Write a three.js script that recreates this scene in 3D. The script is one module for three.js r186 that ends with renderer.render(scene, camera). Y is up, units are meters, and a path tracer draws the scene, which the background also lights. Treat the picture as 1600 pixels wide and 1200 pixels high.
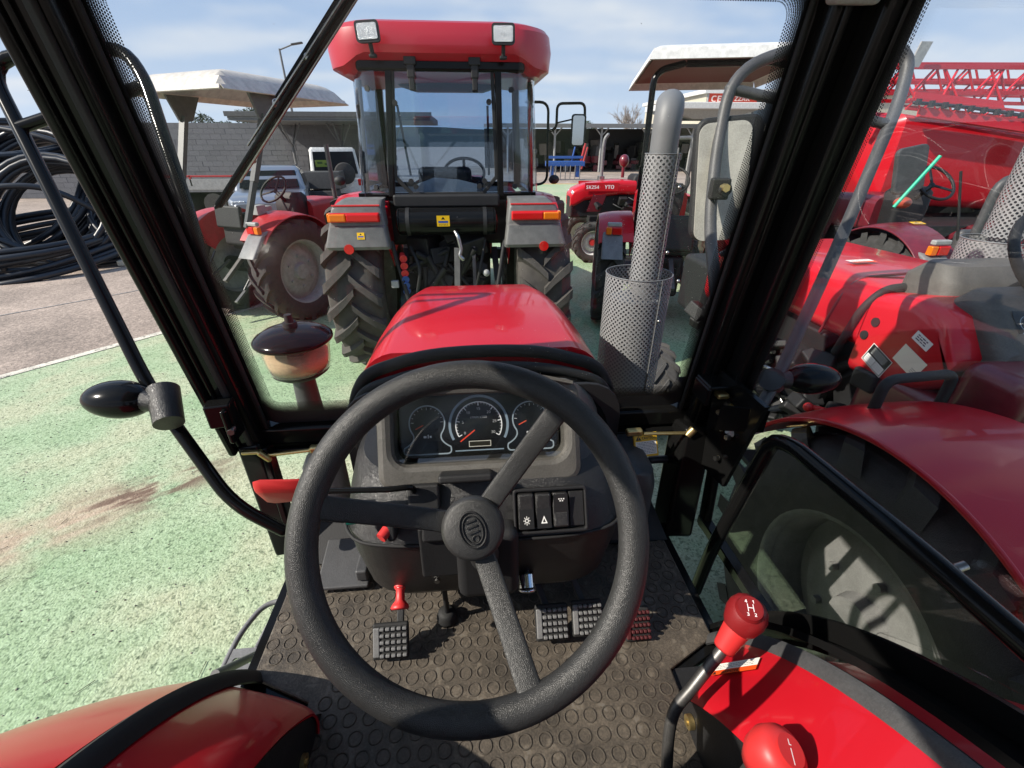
import * as THREE from 'three';
import { RoundedBoxGeometry } from 'three/addons/geometries/RoundedBoxGeometry.js';
import { FontLoader } from 'three/addons/loaders/FontLoader.js';
import { TextGeometry } from 'three/addons/geometries/TextGeometry.js';
import { mergeGeometries, toCreasedNormals, mergeVertices } from 'three/addons/utils/BufferGeometryUtils.js';

// ---------------------------------------------------------------- camera, sky, sun, exposure
const scene = new THREE.Scene();
const camera = new THREE.PerspectiveCamera(82.02, 1024 / 768, 0.05, 900);
camera.position.set(0, 1.95, 0);
camera.rotation.order = 'YXZ';
camera.rotation.set(THREE.MathUtils.degToRad(-28.5), THREE.MathUtils.degToRad(-5), 0);
const renderer = new THREE.WebGLRenderer({ antialias: true });
renderer.setSize(1024, 768);
renderer.toneMapping = THREE.LinearToneMapping;
renderer.toneMappingExposure = 1.5;
renderer.shadowMap.enabled = true;

let seed = 12345;
const rnd = () => { seed = (seed * 1664525 + 1013904223) >>> 0; return seed / 4294967296; };
const rr = (a, b) => a + (b - a) * rnd();
const clamp = (x, a = 0, b = 1) => Math.min(b, Math.max(a, x));
const sst = (a, b, x) => { const t = clamp((x - a) / (b - a)); return t * t * (3 - 2 * t); };
const mix = (a, b, t) => a + (b - a) * t;
// tiling value noise
const NT = new Float32Array(65536); for (let i = 0; i < 65536; i++) NT[i] = rnd();
function vn(x, y, p = 256) {
  const xi = Math.floor(x), yi = Math.floor(y), fx = x - xi, fy = y - yi;
  const m = (a) => ((a % p) + p) % p, x0 = m(xi), x1 = m(xi + 1), y0 = m(yi) * 256, y1 = m(yi + 1) * 256;
  const u = fx * fx * (3 - 2 * fx), v = fy * fy * (3 - 2 * fy);
  return mix(mix(NT[y0 + x0], NT[y0 + x1], u), mix(NT[y1 + x0], NT[y1 + x1], u), v);
}
function fbm(x, y, o = 4, p = 256) { let s = 0, a = .5, t = 0; for (let i = 0; i < o; i++) { s += a * vn(x + i * 17, y + i * 31, p); t += a; a *= .5; x *= 2; y *= 2; p = Math.min(256, p * 2); } return s / t; }

const SUN = new THREE.Vector3(-0.77, 0.61, 0.19).normalize();
{ // one computed sky: blue overhead, paling to the horizon, thin streaks of high cloud
  const W = 1024, H = 512, d = new Float32Array(W * H * 4);
  for (let j = 0; j < H; j++) for (let i = 0; i < W; i++) {
    const el = ((j + .5) / H - .5) * Math.PI, az = ((i + .5) / W - .5) * 2 * Math.PI;
    const y = Math.sin(el), c = Math.cos(el), dx = c * Math.cos(az), dz = c * Math.sin(az);
    const h = Math.max(0, y), t = Math.pow(1 - h, 3.2);
    let r = mix(.12, .45, t), g = mix(.235, .53, t), b = mix(.45, .63, t);
    const sd = clamp(dx * SUN.x + y * SUN.y + dz * SUN.z), gl = Math.pow(sd, 6) * .35 + Math.pow(sd, 60) * .9;
    r += gl; g += gl * .97; b += gl * .9;
    const q = 1 / (h + .16), cx = dx * q, cz = dz * q;
    let cl = sst(.44, .80, fbm(cx * .9 + 40 + .6 * fbm(cx * 2, cz * 2, 3), cz * 3.3 + 20, 5)) * .75;
    cl += sst(.5, .8, fbm(cx * 3 + 7, cz * 6 + 90, 4)) * .3;
    cl = clamp(cl * sst(0, .05, y));
    r = mix(r, .52 + gl, cl); g = mix(g, .555 + gl, cl); b = mix(b, .60 + gl, cl);
    if (y < 0) { const k = sst(0, -.08, y); r = mix(r, .2, k); g = mix(g, .2, k); b = mix(b, .19, k); }
    const o = (j * W + i) * 4; d[o] = r; d[o + 1] = g; d[o + 2] = b; d[o + 3] = 1;
  }
  const sky = new THREE.DataTexture(d, W, H, THREE.RGBAFormat, THREE.FloatType);
  sky.mapping = THREE.EquirectangularReflectionMapping; sky.magFilter = THREE.LinearFilter; sky.minFilter = THREE.LinearFilter; sky.needsUpdate = true;
  scene.background = sky; scene.environment = sky;
  scene.backgroundIntensity = 1; scene.environmentIntensity = 1;
}
const sun = new THREE.DirectionalLight(new THREE.Color(1, .93, .82), 4.5);
sun.position.copy(SUN).multiplyScalar(40); sun.castShadow = true; sun.shadow.mapSize.set(4096, 4096);
Object.assign(sun.shadow.camera, { left: -22, right: 22, top: 22, bottom: -22, near: 1, far: 110 });
scene.add(sun); scene.add(sun.target);

// ---------------------------------------------------------------- helpers
const V = (x, y, z) => new THREE.Vector3(x, y, z), A3 = (a) => a.isVector3 ? a : V(...a), D2R = Math.PI / 180;
const used = {};
const numbered = (n) => { const k = used[n] = (used[n] ?? -1) + 1; return k ? n + '_' + String(k).padStart(3, '0') : n; };
function thing(name, label, category, pos = [0, 0, 0], ry = 0, group) {
  const o = new THREE.Group(); o.name = numbered(name); o.position.set(...pos); o.rotation.y = ry * D2R;
  o.userData = { label, category }; if (group) o.userData.group = group; scene.add(o); return o;
}
function sub(parent, name, pos = [0, 0, 0], rot = [0, 0, 0]) { const o = new THREE.Group(); o.name = name; o.position.set(...pos); o.rotation.set(...rot); parent.add(o); return o; }
function triUV(g) {
  const p = g.attributes.position, uv = new Float32Array(p.count * 2), a = V(), b = V(), c = V(), n = V();
  for (let i = 0; i < p.count; i += 3) {
    a.fromBufferAttribute(p, i); b.fromBufferAttribute(p, i + 1); c.fromBufferAttribute(p, i + 2);
    n.copy(b).sub(a).cross(c.clone().sub(a)); const x = Math.abs(n.x), y = Math.abs(n.y), z = Math.abs(n.z);
    [a, b, c].forEach((q, k) => { const w = x > y && x > z ? [q.z, q.y] : y > z ? [q.x, q.z] : [q.x, q.y]; uv[(i + k) * 2] = w[0]; uv[(i + k) * 2 + 1] = w[1]; });
  }
  g.setAttribute('uv', new THREE.BufferAttribute(uv, 2)); return g;
}
function join(geos) {
  const l = (Array.isArray(geos) ? geos.flat(3) : [geos]).filter(Boolean).map((g) => {
    g = g.index ? g.toNonIndexed() : g; const o = new THREE.BufferGeometry();
    for (const k of ['position', 'normal', 'uv']) { if (k === 'uv' && !g.attributes.uv) g.setAttribute('uv', new THREE.BufferAttribute(new Float32Array(g.attributes.position.count * 2), 2)); o.setAttribute(k, g.attributes[k]); }
    return o;
  });
  return l.length > 1 ? mergeGeometries(l) : l[0];
}
function part(parent, name, geos, mat, label) {
  let g = join(geos); if (mat.userData.tri) g = triUV(g.clone());
  const m = new THREE.Mesh(g, mat); m.name = name; m.castShadow = m.receiveShadow = true; if (label) m.userData.label = label; parent.add(m); return m;
}
const parts = (parent, name, list, mat) => list.map((g) => part(parent, name, g, mat));
function solo(name, label, category, geos, mat, group) { const m = part(scene, numbered(name), geos, mat); m.userData = { label, category }; if (group) m.userData.group = group; return m; }
function struct(name, geos, mat) { const m = part(scene, name, geos, mat); m.userData.kind = 'structure'; return m; }
const E0 = new THREE.Euler();
function mv(g, p = [0, 0, 0], r = [0, 0, 0], s = 1) { const S = Array.isArray(s) ? V(...s) : V(s, s, s); return g.applyMatrix4(new THREE.Matrix4().compose(V(...p), new THREE.Quaternion().setFromEuler(E0.clone().set(...r)), S)); }
function box(w, h, d, p, r, rad = .006) { const q = Math.min(rad, w / 2.2, h / 2.2, d / 2.2); return mv(q > .0005 ? new RoundedBoxGeometry(w, h, d, 2, q) : new THREE.BoxGeometry(w, h, d), p, r); }
function orient(g, a, dir) { return g.applyQuaternion(new THREE.Quaternion().setFromUnitVectors(V(0, 1, 0), A3(dir).clone().normalize())).translate(...A3(a).toArray()); }
function rod(a, b, r1, r2 = r1, seg = 14) { a = A3(a); b = A3(b); const d = b.clone().sub(a); return orient(new THREE.CylinderGeometry(r2, r1, d.length(), seg, 1), a.clone().add(b).multiplyScalar(.5), d); }
function bar(a, b, w, h, up = [0, 1, 0], rad = .003) { // rectangular bar from a to b; h along up
  a = A3(a); b = A3(b); const z = b.clone().sub(a), L = z.length(); z.normalize(); const x = A3(up).clone().cross(z).normalize(), y = z.clone().cross(x);
  return box(w, h, L, undefined, undefined, rad).applyMatrix4(new THREE.Matrix4().makeBasis(x, y, z).setPosition(a.clone().add(b).multiplyScalar(.5)));
}
function lathe(prof, p = [0, 0, 0], dir = [0, 1, 0], seg = 32) { return orient(new THREE.LatheGeometry(prof.map((q) => new THREE.Vector2(Math.max(q[0], 1e-4), q[1])), seg), p, dir); }
const ball = (r, p, s = 1, w = 18, h = 12) => mv(new THREE.SphereGeometry(r, w, h), p, undefined, s);
const ring = (R, r, p, rot, seg = 40, ts = 10) => mv(new THREE.TorusGeometry(R, r, ts, seg), p, rot);
function bent(pts, fil) { // polyline with rounded corners
  pts = pts.map(A3); const cp = new THREE.CurvePath(); let last = pts[0];
  for (let i = 1; i < pts.length - 1; i++) {
    const a = pts[i - 1], b = pts[i], c = pts[i + 1], f = Math.min(fil, a.distanceTo(b) * .48, b.distanceTo(c) * .48);
    const s = b.clone().lerp(a, f / a.distanceTo(b)), e = b.clone().lerp(c, f / b.distanceTo(c));
    if (s.distanceTo(last) > 1e-5) cp.add(new THREE.LineCurve3(last, s)); cp.add(new THREE.QuadraticBezierCurve3(s, b, e)); last = e;
  }
  cp.add(new THREE.LineCurve3(last, pts[pts.length - 1])); return cp;
}
function pipe(pts, r, o = {}) {
  const c = o.smooth ? new THREE.CatmullRomCurve3(pts.map(A3), !!o.closed) : bent(pts, o.fil ?? .05);
  const g = [new THREE.TubeGeometry(c, o.seg ?? pts.length * 10, r, o.rs ?? 10, !!o.closed)];
  if (!o.closed && !o.open) for (const t of [0, 1]) { const p = c.getPoint(t); g.push(ball(r, p.toArray(), 1, 10, 8)); }
  return g;
}
function sheet(fn, nu, nv, th = 0, crease) { // surface fn(u,v)->[x,y,z], thickened to the side of -normal
  const base = new THREE.BufferGeometry(), pos = [], idx = [], uv = [];
  for (let j = 0; j <= nv; j++) for (let i = 0; i <= nu; i++) { pos.push(...fn(i / nu, j / nv)); uv.push(i / nu, j / nv); }
  const id = (i, j) => j * (nu + 1) + i;
  for (let j = 0; j < nv; j++) for (let i = 0; i < nu; i++) idx.push(id(i, j), id(i + 1, j), id(i + 1, j + 1), id(i, j), id(i + 1, j + 1), id(i, j + 1));
  base.setAttribute('position', new THREE.Float32BufferAttribute(pos, 3)); base.setAttribute('uv', new THREE.Float32BufferAttribute(uv, 2)); base.setIndex(idx); base.computeVertexNormals();
  if (!th) return crease ? toCreasedNormals(base, crease) : base;
  const n = base.attributes.normal, N = pos.length / 3, p2 = [...pos];
  for (let i = 0; i < N; i++) p2.push(pos[i * 3] - n.getX(i) * th, pos[i * 3 + 1] - n.getY(i) * th, pos[i * 3 + 2] - n.getZ(i) * th);
  const id2 = [...idx]; for (let k = 0; k < idx.length; k += 3) id2.push(idx[k] + N, idx[k + 2] + N, idx[k + 1] + N);
  const edge = []; for (let i = 0; i < nu; i++) edge.push([id(i + 1, 0), id(i, 0)], [id(i, nv), id(i + 1, nv)]); for (let j = 0; j < nv; j++) edge.push([id(0, j), id(0, j + 1)], [id(nu, j + 1), id(nu, j)]);
  for (const [a, b] of edge) id2.push(a, b, b + N, a, b + N, a + N);
  const g = new THREE.BufferGeometry(); g.setAttribute('position', new THREE.Float32BufferAttribute(p2, 3)); g.setAttribute('uv', new THREE.Float32BufferAttribute([...uv, ...uv], 2)); g.setIndex(id2);
  return toCreasedNormals(g, crease ?? .6);
}
const slab = (a, b, c, d, th = .004) => sheet((u, v) => A3(a).clone().lerp(A3(b), u).lerp(A3(d).clone().lerp(A3(c), u), v).toArray(), 1, 1, th);
function loft(secs, o = {}) { // skin closed sections
  const n = secs[0].length, pos = secs.flat(2), idx = [], uv = [];
  secs.forEach((s, j) => s.forEach((_, i) => uv.push(i / n, j / (secs.length - 1))));
  for (let j = 0; j < secs.length - 1; j++) for (let i = 0; i < n; i++) { const k = (i + 1) % n, a = j * n + i, b = j * n + k; if (o.open && i === n - 1) continue; idx.push(a, b, b + n, a, b + n, a + n); }
  if (o.caps !== false) for (const [j, f] of [[0, 1], [secs.length - 1, 0]]) {
    const c = pos.length / 3; pos.push(...[0, 1, 2].map((k) => secs[j].reduce((s, q) => s + q[k], 0) / n)); uv.push(.5, .5);
    for (let i = 0; i < n; i++) { const a = j * n + i, b = j * n + (i + 1) % n; f ? idx.push(c, b, a) : idx.push(c, a, b); }
  }
  const g = new THREE.BufferGeometry(); g.setAttribute('position', new THREE.Float32BufferAttribute(pos, 3)); g.setAttribute('uv', new THREE.Float32BufferAttribute(uv, 2)); g.setIndex(idx);
  return toCreasedNormals(g, o.crease ?? .75);
}
function rrect(w, h, r, n = 5) { // rounded rectangle outline, counter-clockwise, [x,y]
  const o = []; const c = [[w / 2 - r, h / 2 - r, 0], [-w / 2 + r, h / 2 - r, 1], [-w / 2 + r, -h / 2 + r, 2], [w / 2 - r, -h / 2 + r, 3]];
  for (const [x, y, q] of c) for (let i = 0; i <= n; i++) { const a = (q + i / n) * Math.PI / 2; o.push([x + r * Math.cos(a), y + r * Math.sin(a)]); } return o;
}
function ext(pts, depth, o = {}) { // extruded outline in xy, centred on z
  const mk = (l, C) => { const s = new C(); l.forEach((q, i) => i ? s.lineTo(q[0], q[1]) : s.moveTo(q[0], q[1])); s.closePath(); return s; };
  const s = mk(pts, THREE.Shape); (o.holes ?? []).forEach((h) => s.holes.push(mk(h, THREE.Path)));
  const b = o.bevel ?? .002; return new THREE.ExtrudeGeometry(s, { depth: Math.max(depth - 2 * b, .0005), bevelEnabled: b > 0, bevelSize: b, bevelThickness: b, bevelSegments: 2, bevelOffset: -b, curveSegments: 8 }).translate(0, 0, -depth / 2 + b);
}
function basis(g, o, x, y) { x = A3(x).clone().normalize(); const z = x.clone().cross(A3(y)).normalize(), yy = z.clone().cross(x); return g.applyMatrix4(new THREE.Matrix4().makeBasis(x, yy, z).setPosition(A3(o))); }
const bolts = (l, r, h, dir) => l.map((p) => orient(new THREE.CylinderGeometry(r, r, h, 6), p, dir));

// ---------------------------------------------------------------- textures and materials
function dtex(n, fn, o = {}) { // fn(x,y in 0..n) -> [r,g,b] 0..255
  const W = n, H = o.h ?? n, d = new Uint8Array(W * H * 4);
  for (let y = 0; y < H; y++) for (let x = 0; x < W; x++) { const c = fn(x, y), k = (y * W + x) * 4; d[k] = clamp(c[0], 0, 255); d[k + 1] = clamp(c[1], 0, 255); d[k + 2] = clamp(c[2], 0, 255); d[k + 3] = 255; }
  const t = new THREE.DataTexture(d, W, H); t.magFilter = THREE.LinearFilter; t.minFilter = THREE.LinearFilter; t.wrapS = t.wrapT = o.mirror ? THREE.MirroredRepeatWrapping : THREE.RepeatWrapping;
  if (o.srgb) t.colorSpace = THREE.SRGBColorSpace; if (o.size) t.repeat.set(1 / o.size, 1 / (o.sizeY ?? o.size)); t.needsUpdate = true; return t;
}
const gray = (v) => [v, v, v];
function worley(n, cells) { // tiling distance to nearest and second nearest cell centre
  const P = []; for (let i = 0; i < cells * cells; i++) P.push([rnd(), rnd()]);
  return (x, y) => { const u = x / n * cells, v = y / n * cells, xi = Math.floor(u), yi = Math.floor(v); let a = 9, b = 9;
    for (let j = -1; j <= 1; j++) for (let i = -1; i <= 1; i++) { const cx = (xi + i + cells) % cells, cy = (yi + j + cells) % cells, q = P[cy * cells + cx], d = Math.hypot(xi + i + q[0] - u, yi + j + q[1] - v); if (d < a) { b = a; a = d; } else if (d < b) b = d; } return [a, b]; };
}
const wl = worley(512, 46);
const grainT = dtex(512, (x, y) => { const [a, b] = wl(x, y); return gray(255 * clamp((b - a) * 1.6) * .8 + 40 * vn(x / 4, y / 4, 128)); }, { size: .075 });
const speckT = dtex(512, (x, y) => gray(255 * fbm(x / 6, y / 6, 4, 128)), { size: .12 });
const dustT = dtex(512, (x, y) => { const s = fbm(x / 64, y / 64, 5, 8), f = vn(x / 2, y / 2, 256); return gray(255 * clamp(.18 + .5 * sst(.42, .75, s) + .25 * (f - .5))); }, { size: .7 });
const scuffT = dtex(512, (x, y) => gray(255 * clamp(.93 + .22 * (fbm(x / 40, y / 40, 5, 16) - .5) + .12 * (vn(x / 2, y / 2, 256) - .5))), { size: .5, srgb: true });
const dirtT = dtex(512, (x, y) => { const s = fbm(x / 50, y / 50, 5, 10), f = vn(x / 2, y / 2, 256), k = .74 + .5 * (s - .45) + .28 * (f - .5) + .25 * sst(.6, .8, fbm(x / 14, y / 14, 3, 36)); return [255 * clamp(k), 255 * clamp(k * .97), 255 * clamp(k * .93)]; }, { size: .55, srgb: true });
const mats = {};
function mat(name, c, rough, o = {}) {
  const k = new THREE.MeshPhysicalMaterial({ color: typeof c === 'number' ? new THREE.Color(c) : new THREE.Color().setRGB(...c), roughness: rough, metalness: o.metal ?? 0, side: THREE.DoubleSide, ...(o.x ?? {}) });
  if (o.grain) { k.bumpMap = grainT; k.bumpScale = o.grain; } if (o.speck) { k.bumpMap = speckT; k.bumpScale = o.speck; }
  if (o.dust) { k.roughnessMap = dustT; } if (o.scuff) k.map = scuffT; if (o.dirt) o.tri = 1;
  k.userData.tri = !!(o.grain || o.speck || o.dust || o.scuff || o.tri); k.name = name; if (o.dirt) k.map = dirtT; mats[name] = k; return k;
}
const M = {
  red: mat('red_paint', [.50, .009, .018], .3, { tri: 1, x: { clearcoat: .42, clearcoatRoughness: .22, clearcoatRoughnessMap: dustT, specularIntensity: .4 } }),
  redOld: mat('dusty_red_paint', [.44, .018, .024], .5, { scuff: 1, x: { clearcoat: .35, clearcoatRoughness: .25 } }),
  redFlat: mat('matt_red_plastic', [.58, .03, .03], .45),
  redDark: mat('dark_red_paint', [.16, .012, .022], .4, { scuff: 1, x: { clearcoat: .5, clearcoatRoughness: .15 } }),
  black: mat('gloss_black_paint', [.007, .007, .007], .15, { x: { specularIntensity: .34 } }),
  matt: mat('matt_black', [.012, .012, .013], .62, { scuff: 1, speck: .0004 }),
  rubber: mat('black_rubber', [.014, .014, .014], .72, { scuff: 1 }),
  plastic: mat('grained_black_plastic', [.022, .021, .021], .33, { grain: .00045, scuff: 1 }),
  wheelP: mat('steering_wheel_foam', [.032, .032, .032], .44, { grain: .00032, scuff: 1 }),
  dashP: mat('dusty_dash_plastic', [.10, .094, .083], .5, { grain: .0004, scuff: 1 }),
  greyP: mat('dark_grey_panel', [.07, .07, .072], .5, { speck: .0003, scuff: 1 }),
  grey: mat('grey_paint', [.2, .2, .2], .5, { scuff: 1 }),
  pale: mat('pale_grey_paint', [.36, .36, .35], .5, { scuff: 1 }),
  cream: mat('cream_paint', [.62, .57, .45], .55, { scuff: 1 }),
  steel: mat('bare_steel', [.5, .49, .47], .32, { metal: 1, scuff: 1 }),
  dsteel: mat('oily_steel', [.16, .155, .15], .45, { metal: .8, scuff: 1 }),
  chrome: mat('bright_steel', [.75, .75, .76], .14, { metal: 1 }),
  brass: mat('zinc_gold', [.6, .46, .2], .35, { metal: .9 }),
  white: mat('white_paint', [.74, .73, .7], .5, { scuff: 1 }),
  tyre: mat('tyre_rubber', [.05, .048, .046], .85, { scuff: 1, speck: .0015 }),
  tyreDusty: mat('dusty_tyre_rubber', [.075, .068, .06], .9, { scuff: 1, speck: .0015 }),
  heat: mat('grey_heat_shield_paint', [.14, .143, .148], .5, { speck: .0003 }),
  mat: mat('floor_mat_rubber', [.135, .118, .098], .6, { dirt: 1, speck: .0007 }),
  canopy: mat('canopy_plastic', [.62, .57, .50], .5, { scuff: 1 }),
  amber: mat('amber_lens', [.95, .25, .01], .15, { x: { transmission: .35 } }),
  redLens: mat('red_lens', [.7, .012, .012], .15, { x: { transmission: .25 } }),
  lens: mat('clear_lens', [.5, .52, .54], .22, { metal: .5, speck: .004 }),
  mirror: mat('mirror_glass', [.5, .51, .5], .12, { metal: 1 }),
  yellow: mat('yellow_paint', [.75, .42, .02], .5), blue: mat('blue_paint', [.02, .08, .3], .5), green: mat('green_plastic', [.02, .45, .28], .45),
  glass: mat('cab_glass', [.98, .985, .985], 0, { x: { transmission: 1, thickness: 0, ior: 1.5, specularIntensity: .22 } }),
  doorGlass: mat('door_glass', [.98, .985, .985], 0, { x: { transmission: 1, thickness: 0, ior: 1.5, specularIntensity: .9 } }),
  tint: mat('tinted_cab_glass', [.74, .81, .88], 0, { x: { transmission: 1, thickness: 0, ior: 1.5 } }),
  amberClear: mat('smoky_bowl', [.95, .87, .78], .06, { x: { transmission: .92, thickness: 0 } }),
  hose: mat('black_water_hose', [.014, .017, .024], .38, { scuff: 1 }),
};
// ---------------------------------------------------------------- canvas prints
function print(w, h, fn) { const c = document.createElement('canvas'); c.width = w; c.height = h; const x = c.getContext('2d'); fn(x, w, h); const t = new THREE.CanvasTexture(c); t.colorSpace = THREE.SRGBColorSpace; return t; }
function decal(w, h, tex, o, x, y, rough = .45) { // flat print w x h metres, centre o, right x, up y
  const m = new THREE.MeshPhysicalMaterial({ map: tex, roughness: rough, side: THREE.DoubleSide }); m.name = 'printed_label'; return { g: basis(h ? new THREE.PlaneGeometry(w, h) : new THREE.CircleGeometry(w / 2, 32), o, x, y), m };
}
function stick(parent, name, w, h, tex, o, x, y, label, rough) { const d = decal(w, h, tex, o, x, y, rough); return part(parent, name, d.g, d.m, label); }
const lines = (x, x0, y0, w, n, dy, col, lw = 3) => { x.fillStyle = col; for (let i = 0; i < n; i++) { let p = x0; while (p < x0 + w - 8) { const l = 6 + rnd() * 26; x.fillRect(p, y0 + i * dy, Math.min(l, x0 + w - p), lw); p += l + 6; } } };
const tCaution = print(256, 256, (x) => { x.fillStyle = '#e8b91c'; x.fillRect(0, 0, 256, 256); x.fillStyle = '#111'; x.beginPath(); x.moveTo(48, 18); x.lineTo(80, 72); x.lineTo(16, 72); x.fill(); x.fillStyle = '#e8b91c'; x.fillRect(45, 36, 6, 20); x.fillRect(45, 60, 6, 6); x.fillStyle = '#111'; x.font = 'bold 38px sans-serif'; x.fillText('CAUTION', 86, 64, 162); x.fillStyle = '#efece2'; x.fillRect(12, 86, 232, 150); lines(x, 22, 98, 212, 8, 17, '#6b6a78', 6); });
const tWarn = print(128, 128, (x) => { x.fillStyle = '#f0bd10'; x.fillRect(0, 0, 128, 128); x.fillStyle = '#111'; x.beginPath(); x.moveTo(64, 12); x.lineTo(84, 46); x.lineTo(44, 46); x.fill(); x.fillStyle = '#2b4ea0'; x.fillRect(14, 62, 100, 26); lines(x, 16, 96, 96, 3, 9, '#222', 4); });
const tDanger = print(512, 128, (x) => { x.fillStyle = '#f4efe4'; x.fillRect(0, 0, 512, 128); lines(x, 24, 20, 440, 3, 18, '#444', 5); x.fillStyle = '#f0551c'; x.fillRect(0, 78, 512, 50); x.fillStyle = '#222'; x.beginPath(); x.moveTo(40, 84); x.lineTo(64, 122); x.lineTo(16, 122); x.fill(); x.font = 'bold 40px sans-serif'; x.fillText('WARNING', 120, 118); });
const tPlate = print(256, 192, (x) => { x.fillStyle = '#15161a'; x.fillRect(0, 0, 256, 192); x.strokeStyle = '#e9e9e6'; x.lineWidth = 6; x.strokeRect(3, 3, 250, 186); x.fillStyle = '#e9e9e6'; x.fillRect(16, 104, 110, 74); x.fillRect(134, 104, 106, 74); lines(x, 40, 24, 170, 4, 18, '#dedede', 7); lines(x, 24, 118, 90, 3, 20, '#222', 5); lines(x, 142, 118, 90, 3, 20, '#222', 5); });
const tPale = print(128, 96, (x) => { x.fillStyle = '#efe9d2'; x.fillRect(0, 0, 128, 96); lines(x, 90, 60, 30, 3, 9, '#998', 3); });
const tSmall = print(128, 64, (x) => { x.fillStyle = '#ecebe6'; x.fillRect(0, 0, 128, 64); x.fillStyle = '#445'; lines(x, 20, 14, 80, 3, 14, '#445', 7); });
const tGauge = print(1024, 440, (x, W, H) => {
  x.fillStyle = '#131211'; x.fillRect(0, 0, W, H);
  const key = (cx, cy, r, w, y2) => { x.beginPath(); x.arc(cx, cy, r, Math.PI * .80, Math.PI * 2.20); x.quadraticCurveTo(cx + r * .62, cy + r * 1.02, cx + w, y2 - 44); x.quadraticCurveTo(cx + w + 12, y2, cx + w - 24, y2); x.lineTo(cx - w + 24, y2); x.quadraticCurveTo(cx - w - 12, y2, cx - w, y2 - 44); x.quadraticCurveTo(cx - r * .62, cy + r * 1.02, cx - r * Math.cos(Math.PI * .2), cy + r * Math.sin(Math.PI * .2)); x.closePath(); };
  for (const cx of [176, 838]) {
    x.lineWidth = 9; x.strokeStyle = '#9aa7b0'; key(cx, 190, 112, 146, 388); x.stroke(); x.lineWidth = 3; x.strokeStyle = '#e6e6e6';
    for (let i = 0; i <= 10; i++) { const a = Math.PI * (1.02 + .96 * i / 10), r0 = i % 5 ? 92 : 84; x.beginPath(); x.moveTo(cx + Math.cos(a) * r0, 190 + Math.sin(a) * r0); x.lineTo(cx + Math.cos(a) * 102, 190 + Math.sin(a) * 102); x.stroke(); }
    x.strokeStyle = '#e0573a'; x.lineWidth = 7; x.beginPath(); x.moveTo(cx, 190); x.lineTo(cx - 74, 226); x.stroke(); x.fillStyle = '#050505'; x.beginPath(); x.arc(cx, 190, 26, 0, 7); x.fill();
    x.fillStyle = '#ddd'; x.fillRect(cx - 24, 270, 18, 14); x.fillRect(cx + 2, 262, 6, 24); x.fillRect(cx + 14, 270, 12, 14);
  }
  x.lineWidth = 16; x.strokeStyle = '#8495a3'; x.beginPath(); x.arc(506, 214, 186, Math.PI * .84, Math.PI * 2.16); x.stroke(); x.beginPath(); x.moveTo(350, 376); x.lineTo(662, 376); x.lineWidth = 8; x.stroke();
  x.lineWidth = 7; x.strokeStyle = '#f2f2f2'; x.beginPath(); x.arc(506, 214, 148, Math.PI * .84, Math.PI * 2.16); x.stroke();
  for (let i = 0; i <= 30; i++) { const a = Math.PI * (.84 + 1.32 * i / 30), r0 = i % 5 ? 136 : 124; x.lineWidth = i % 5 ? 3 : 6; x.beginPath(); x.moveTo(506 + Math.cos(a) * r0, 214 + Math.sin(a) * r0); x.lineTo(506 + Math.cos(a) * 148, 214 + Math.sin(a) * 148); x.stroke(); }
  x.fillStyle = '#cfcfcf'; x.font = '24px sans-serif'; x.textAlign = 'center'; for (let i = 0; i <= 6; i++) { const a = Math.PI * (.84 + 1.32 * i / 6); x.fillText(String(i * 5), 506 + Math.cos(a) * 104, 222 + Math.sin(a) * 104); }
  x.font = '22px sans-serif'; x.fillText('r/min x100', 506, 172); x.strokeStyle = '#d8d4c8'; x.lineWidth = 4; x.strokeRect(440, 318, 138, 34); x.fillStyle = '#2c2a22'; x.fillRect(442, 320, 134, 30);
  x.strokeStyle = '#e8492d'; x.lineWidth = 8; x.beginPath(); x.moveTo(506, 226); x.lineTo(384, 318); x.stroke(); x.fillStyle = '#040404'; x.beginPath(); x.arc(506, 226, 34, 0, 7); x.fill();
});
const tShift = print(256, 256, (x) => { x.fillStyle = '#7b1919'; x.fillRect(0, 0, 256, 256); x.strokeStyle = x.fillStyle = '#f3eeee'; x.lineWidth = 9; x.beginPath(); x.moveTo(98, 84); x.lineTo(98, 172); x.moveTo(158, 84); x.lineTo(158, 172); x.moveTo(98, 128); x.lineTo(158, 128); x.stroke(); x.font = 'bold 52px sans-serif'; x.textAlign = 'center'; x.fillText('4', 88, 74); x.fillText('1', 168, 74); x.fillText('3', 88, 222); x.fillText('2', 168, 222); });
const tRange = print(256, 256, (x) => { x.fillStyle = '#c73030'; x.fillRect(0, 0, 256, 256); x.fillStyle = x.strokeStyle = '#f3eeee'; x.font = 'bold 62px sans-serif'; x.textAlign = 'center'; x.fillText('L', 128, 90); x.lineWidth = 10; x.beginPath(); x.moveTo(128, 110); x.lineTo(128, 230); x.stroke(); });
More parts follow.
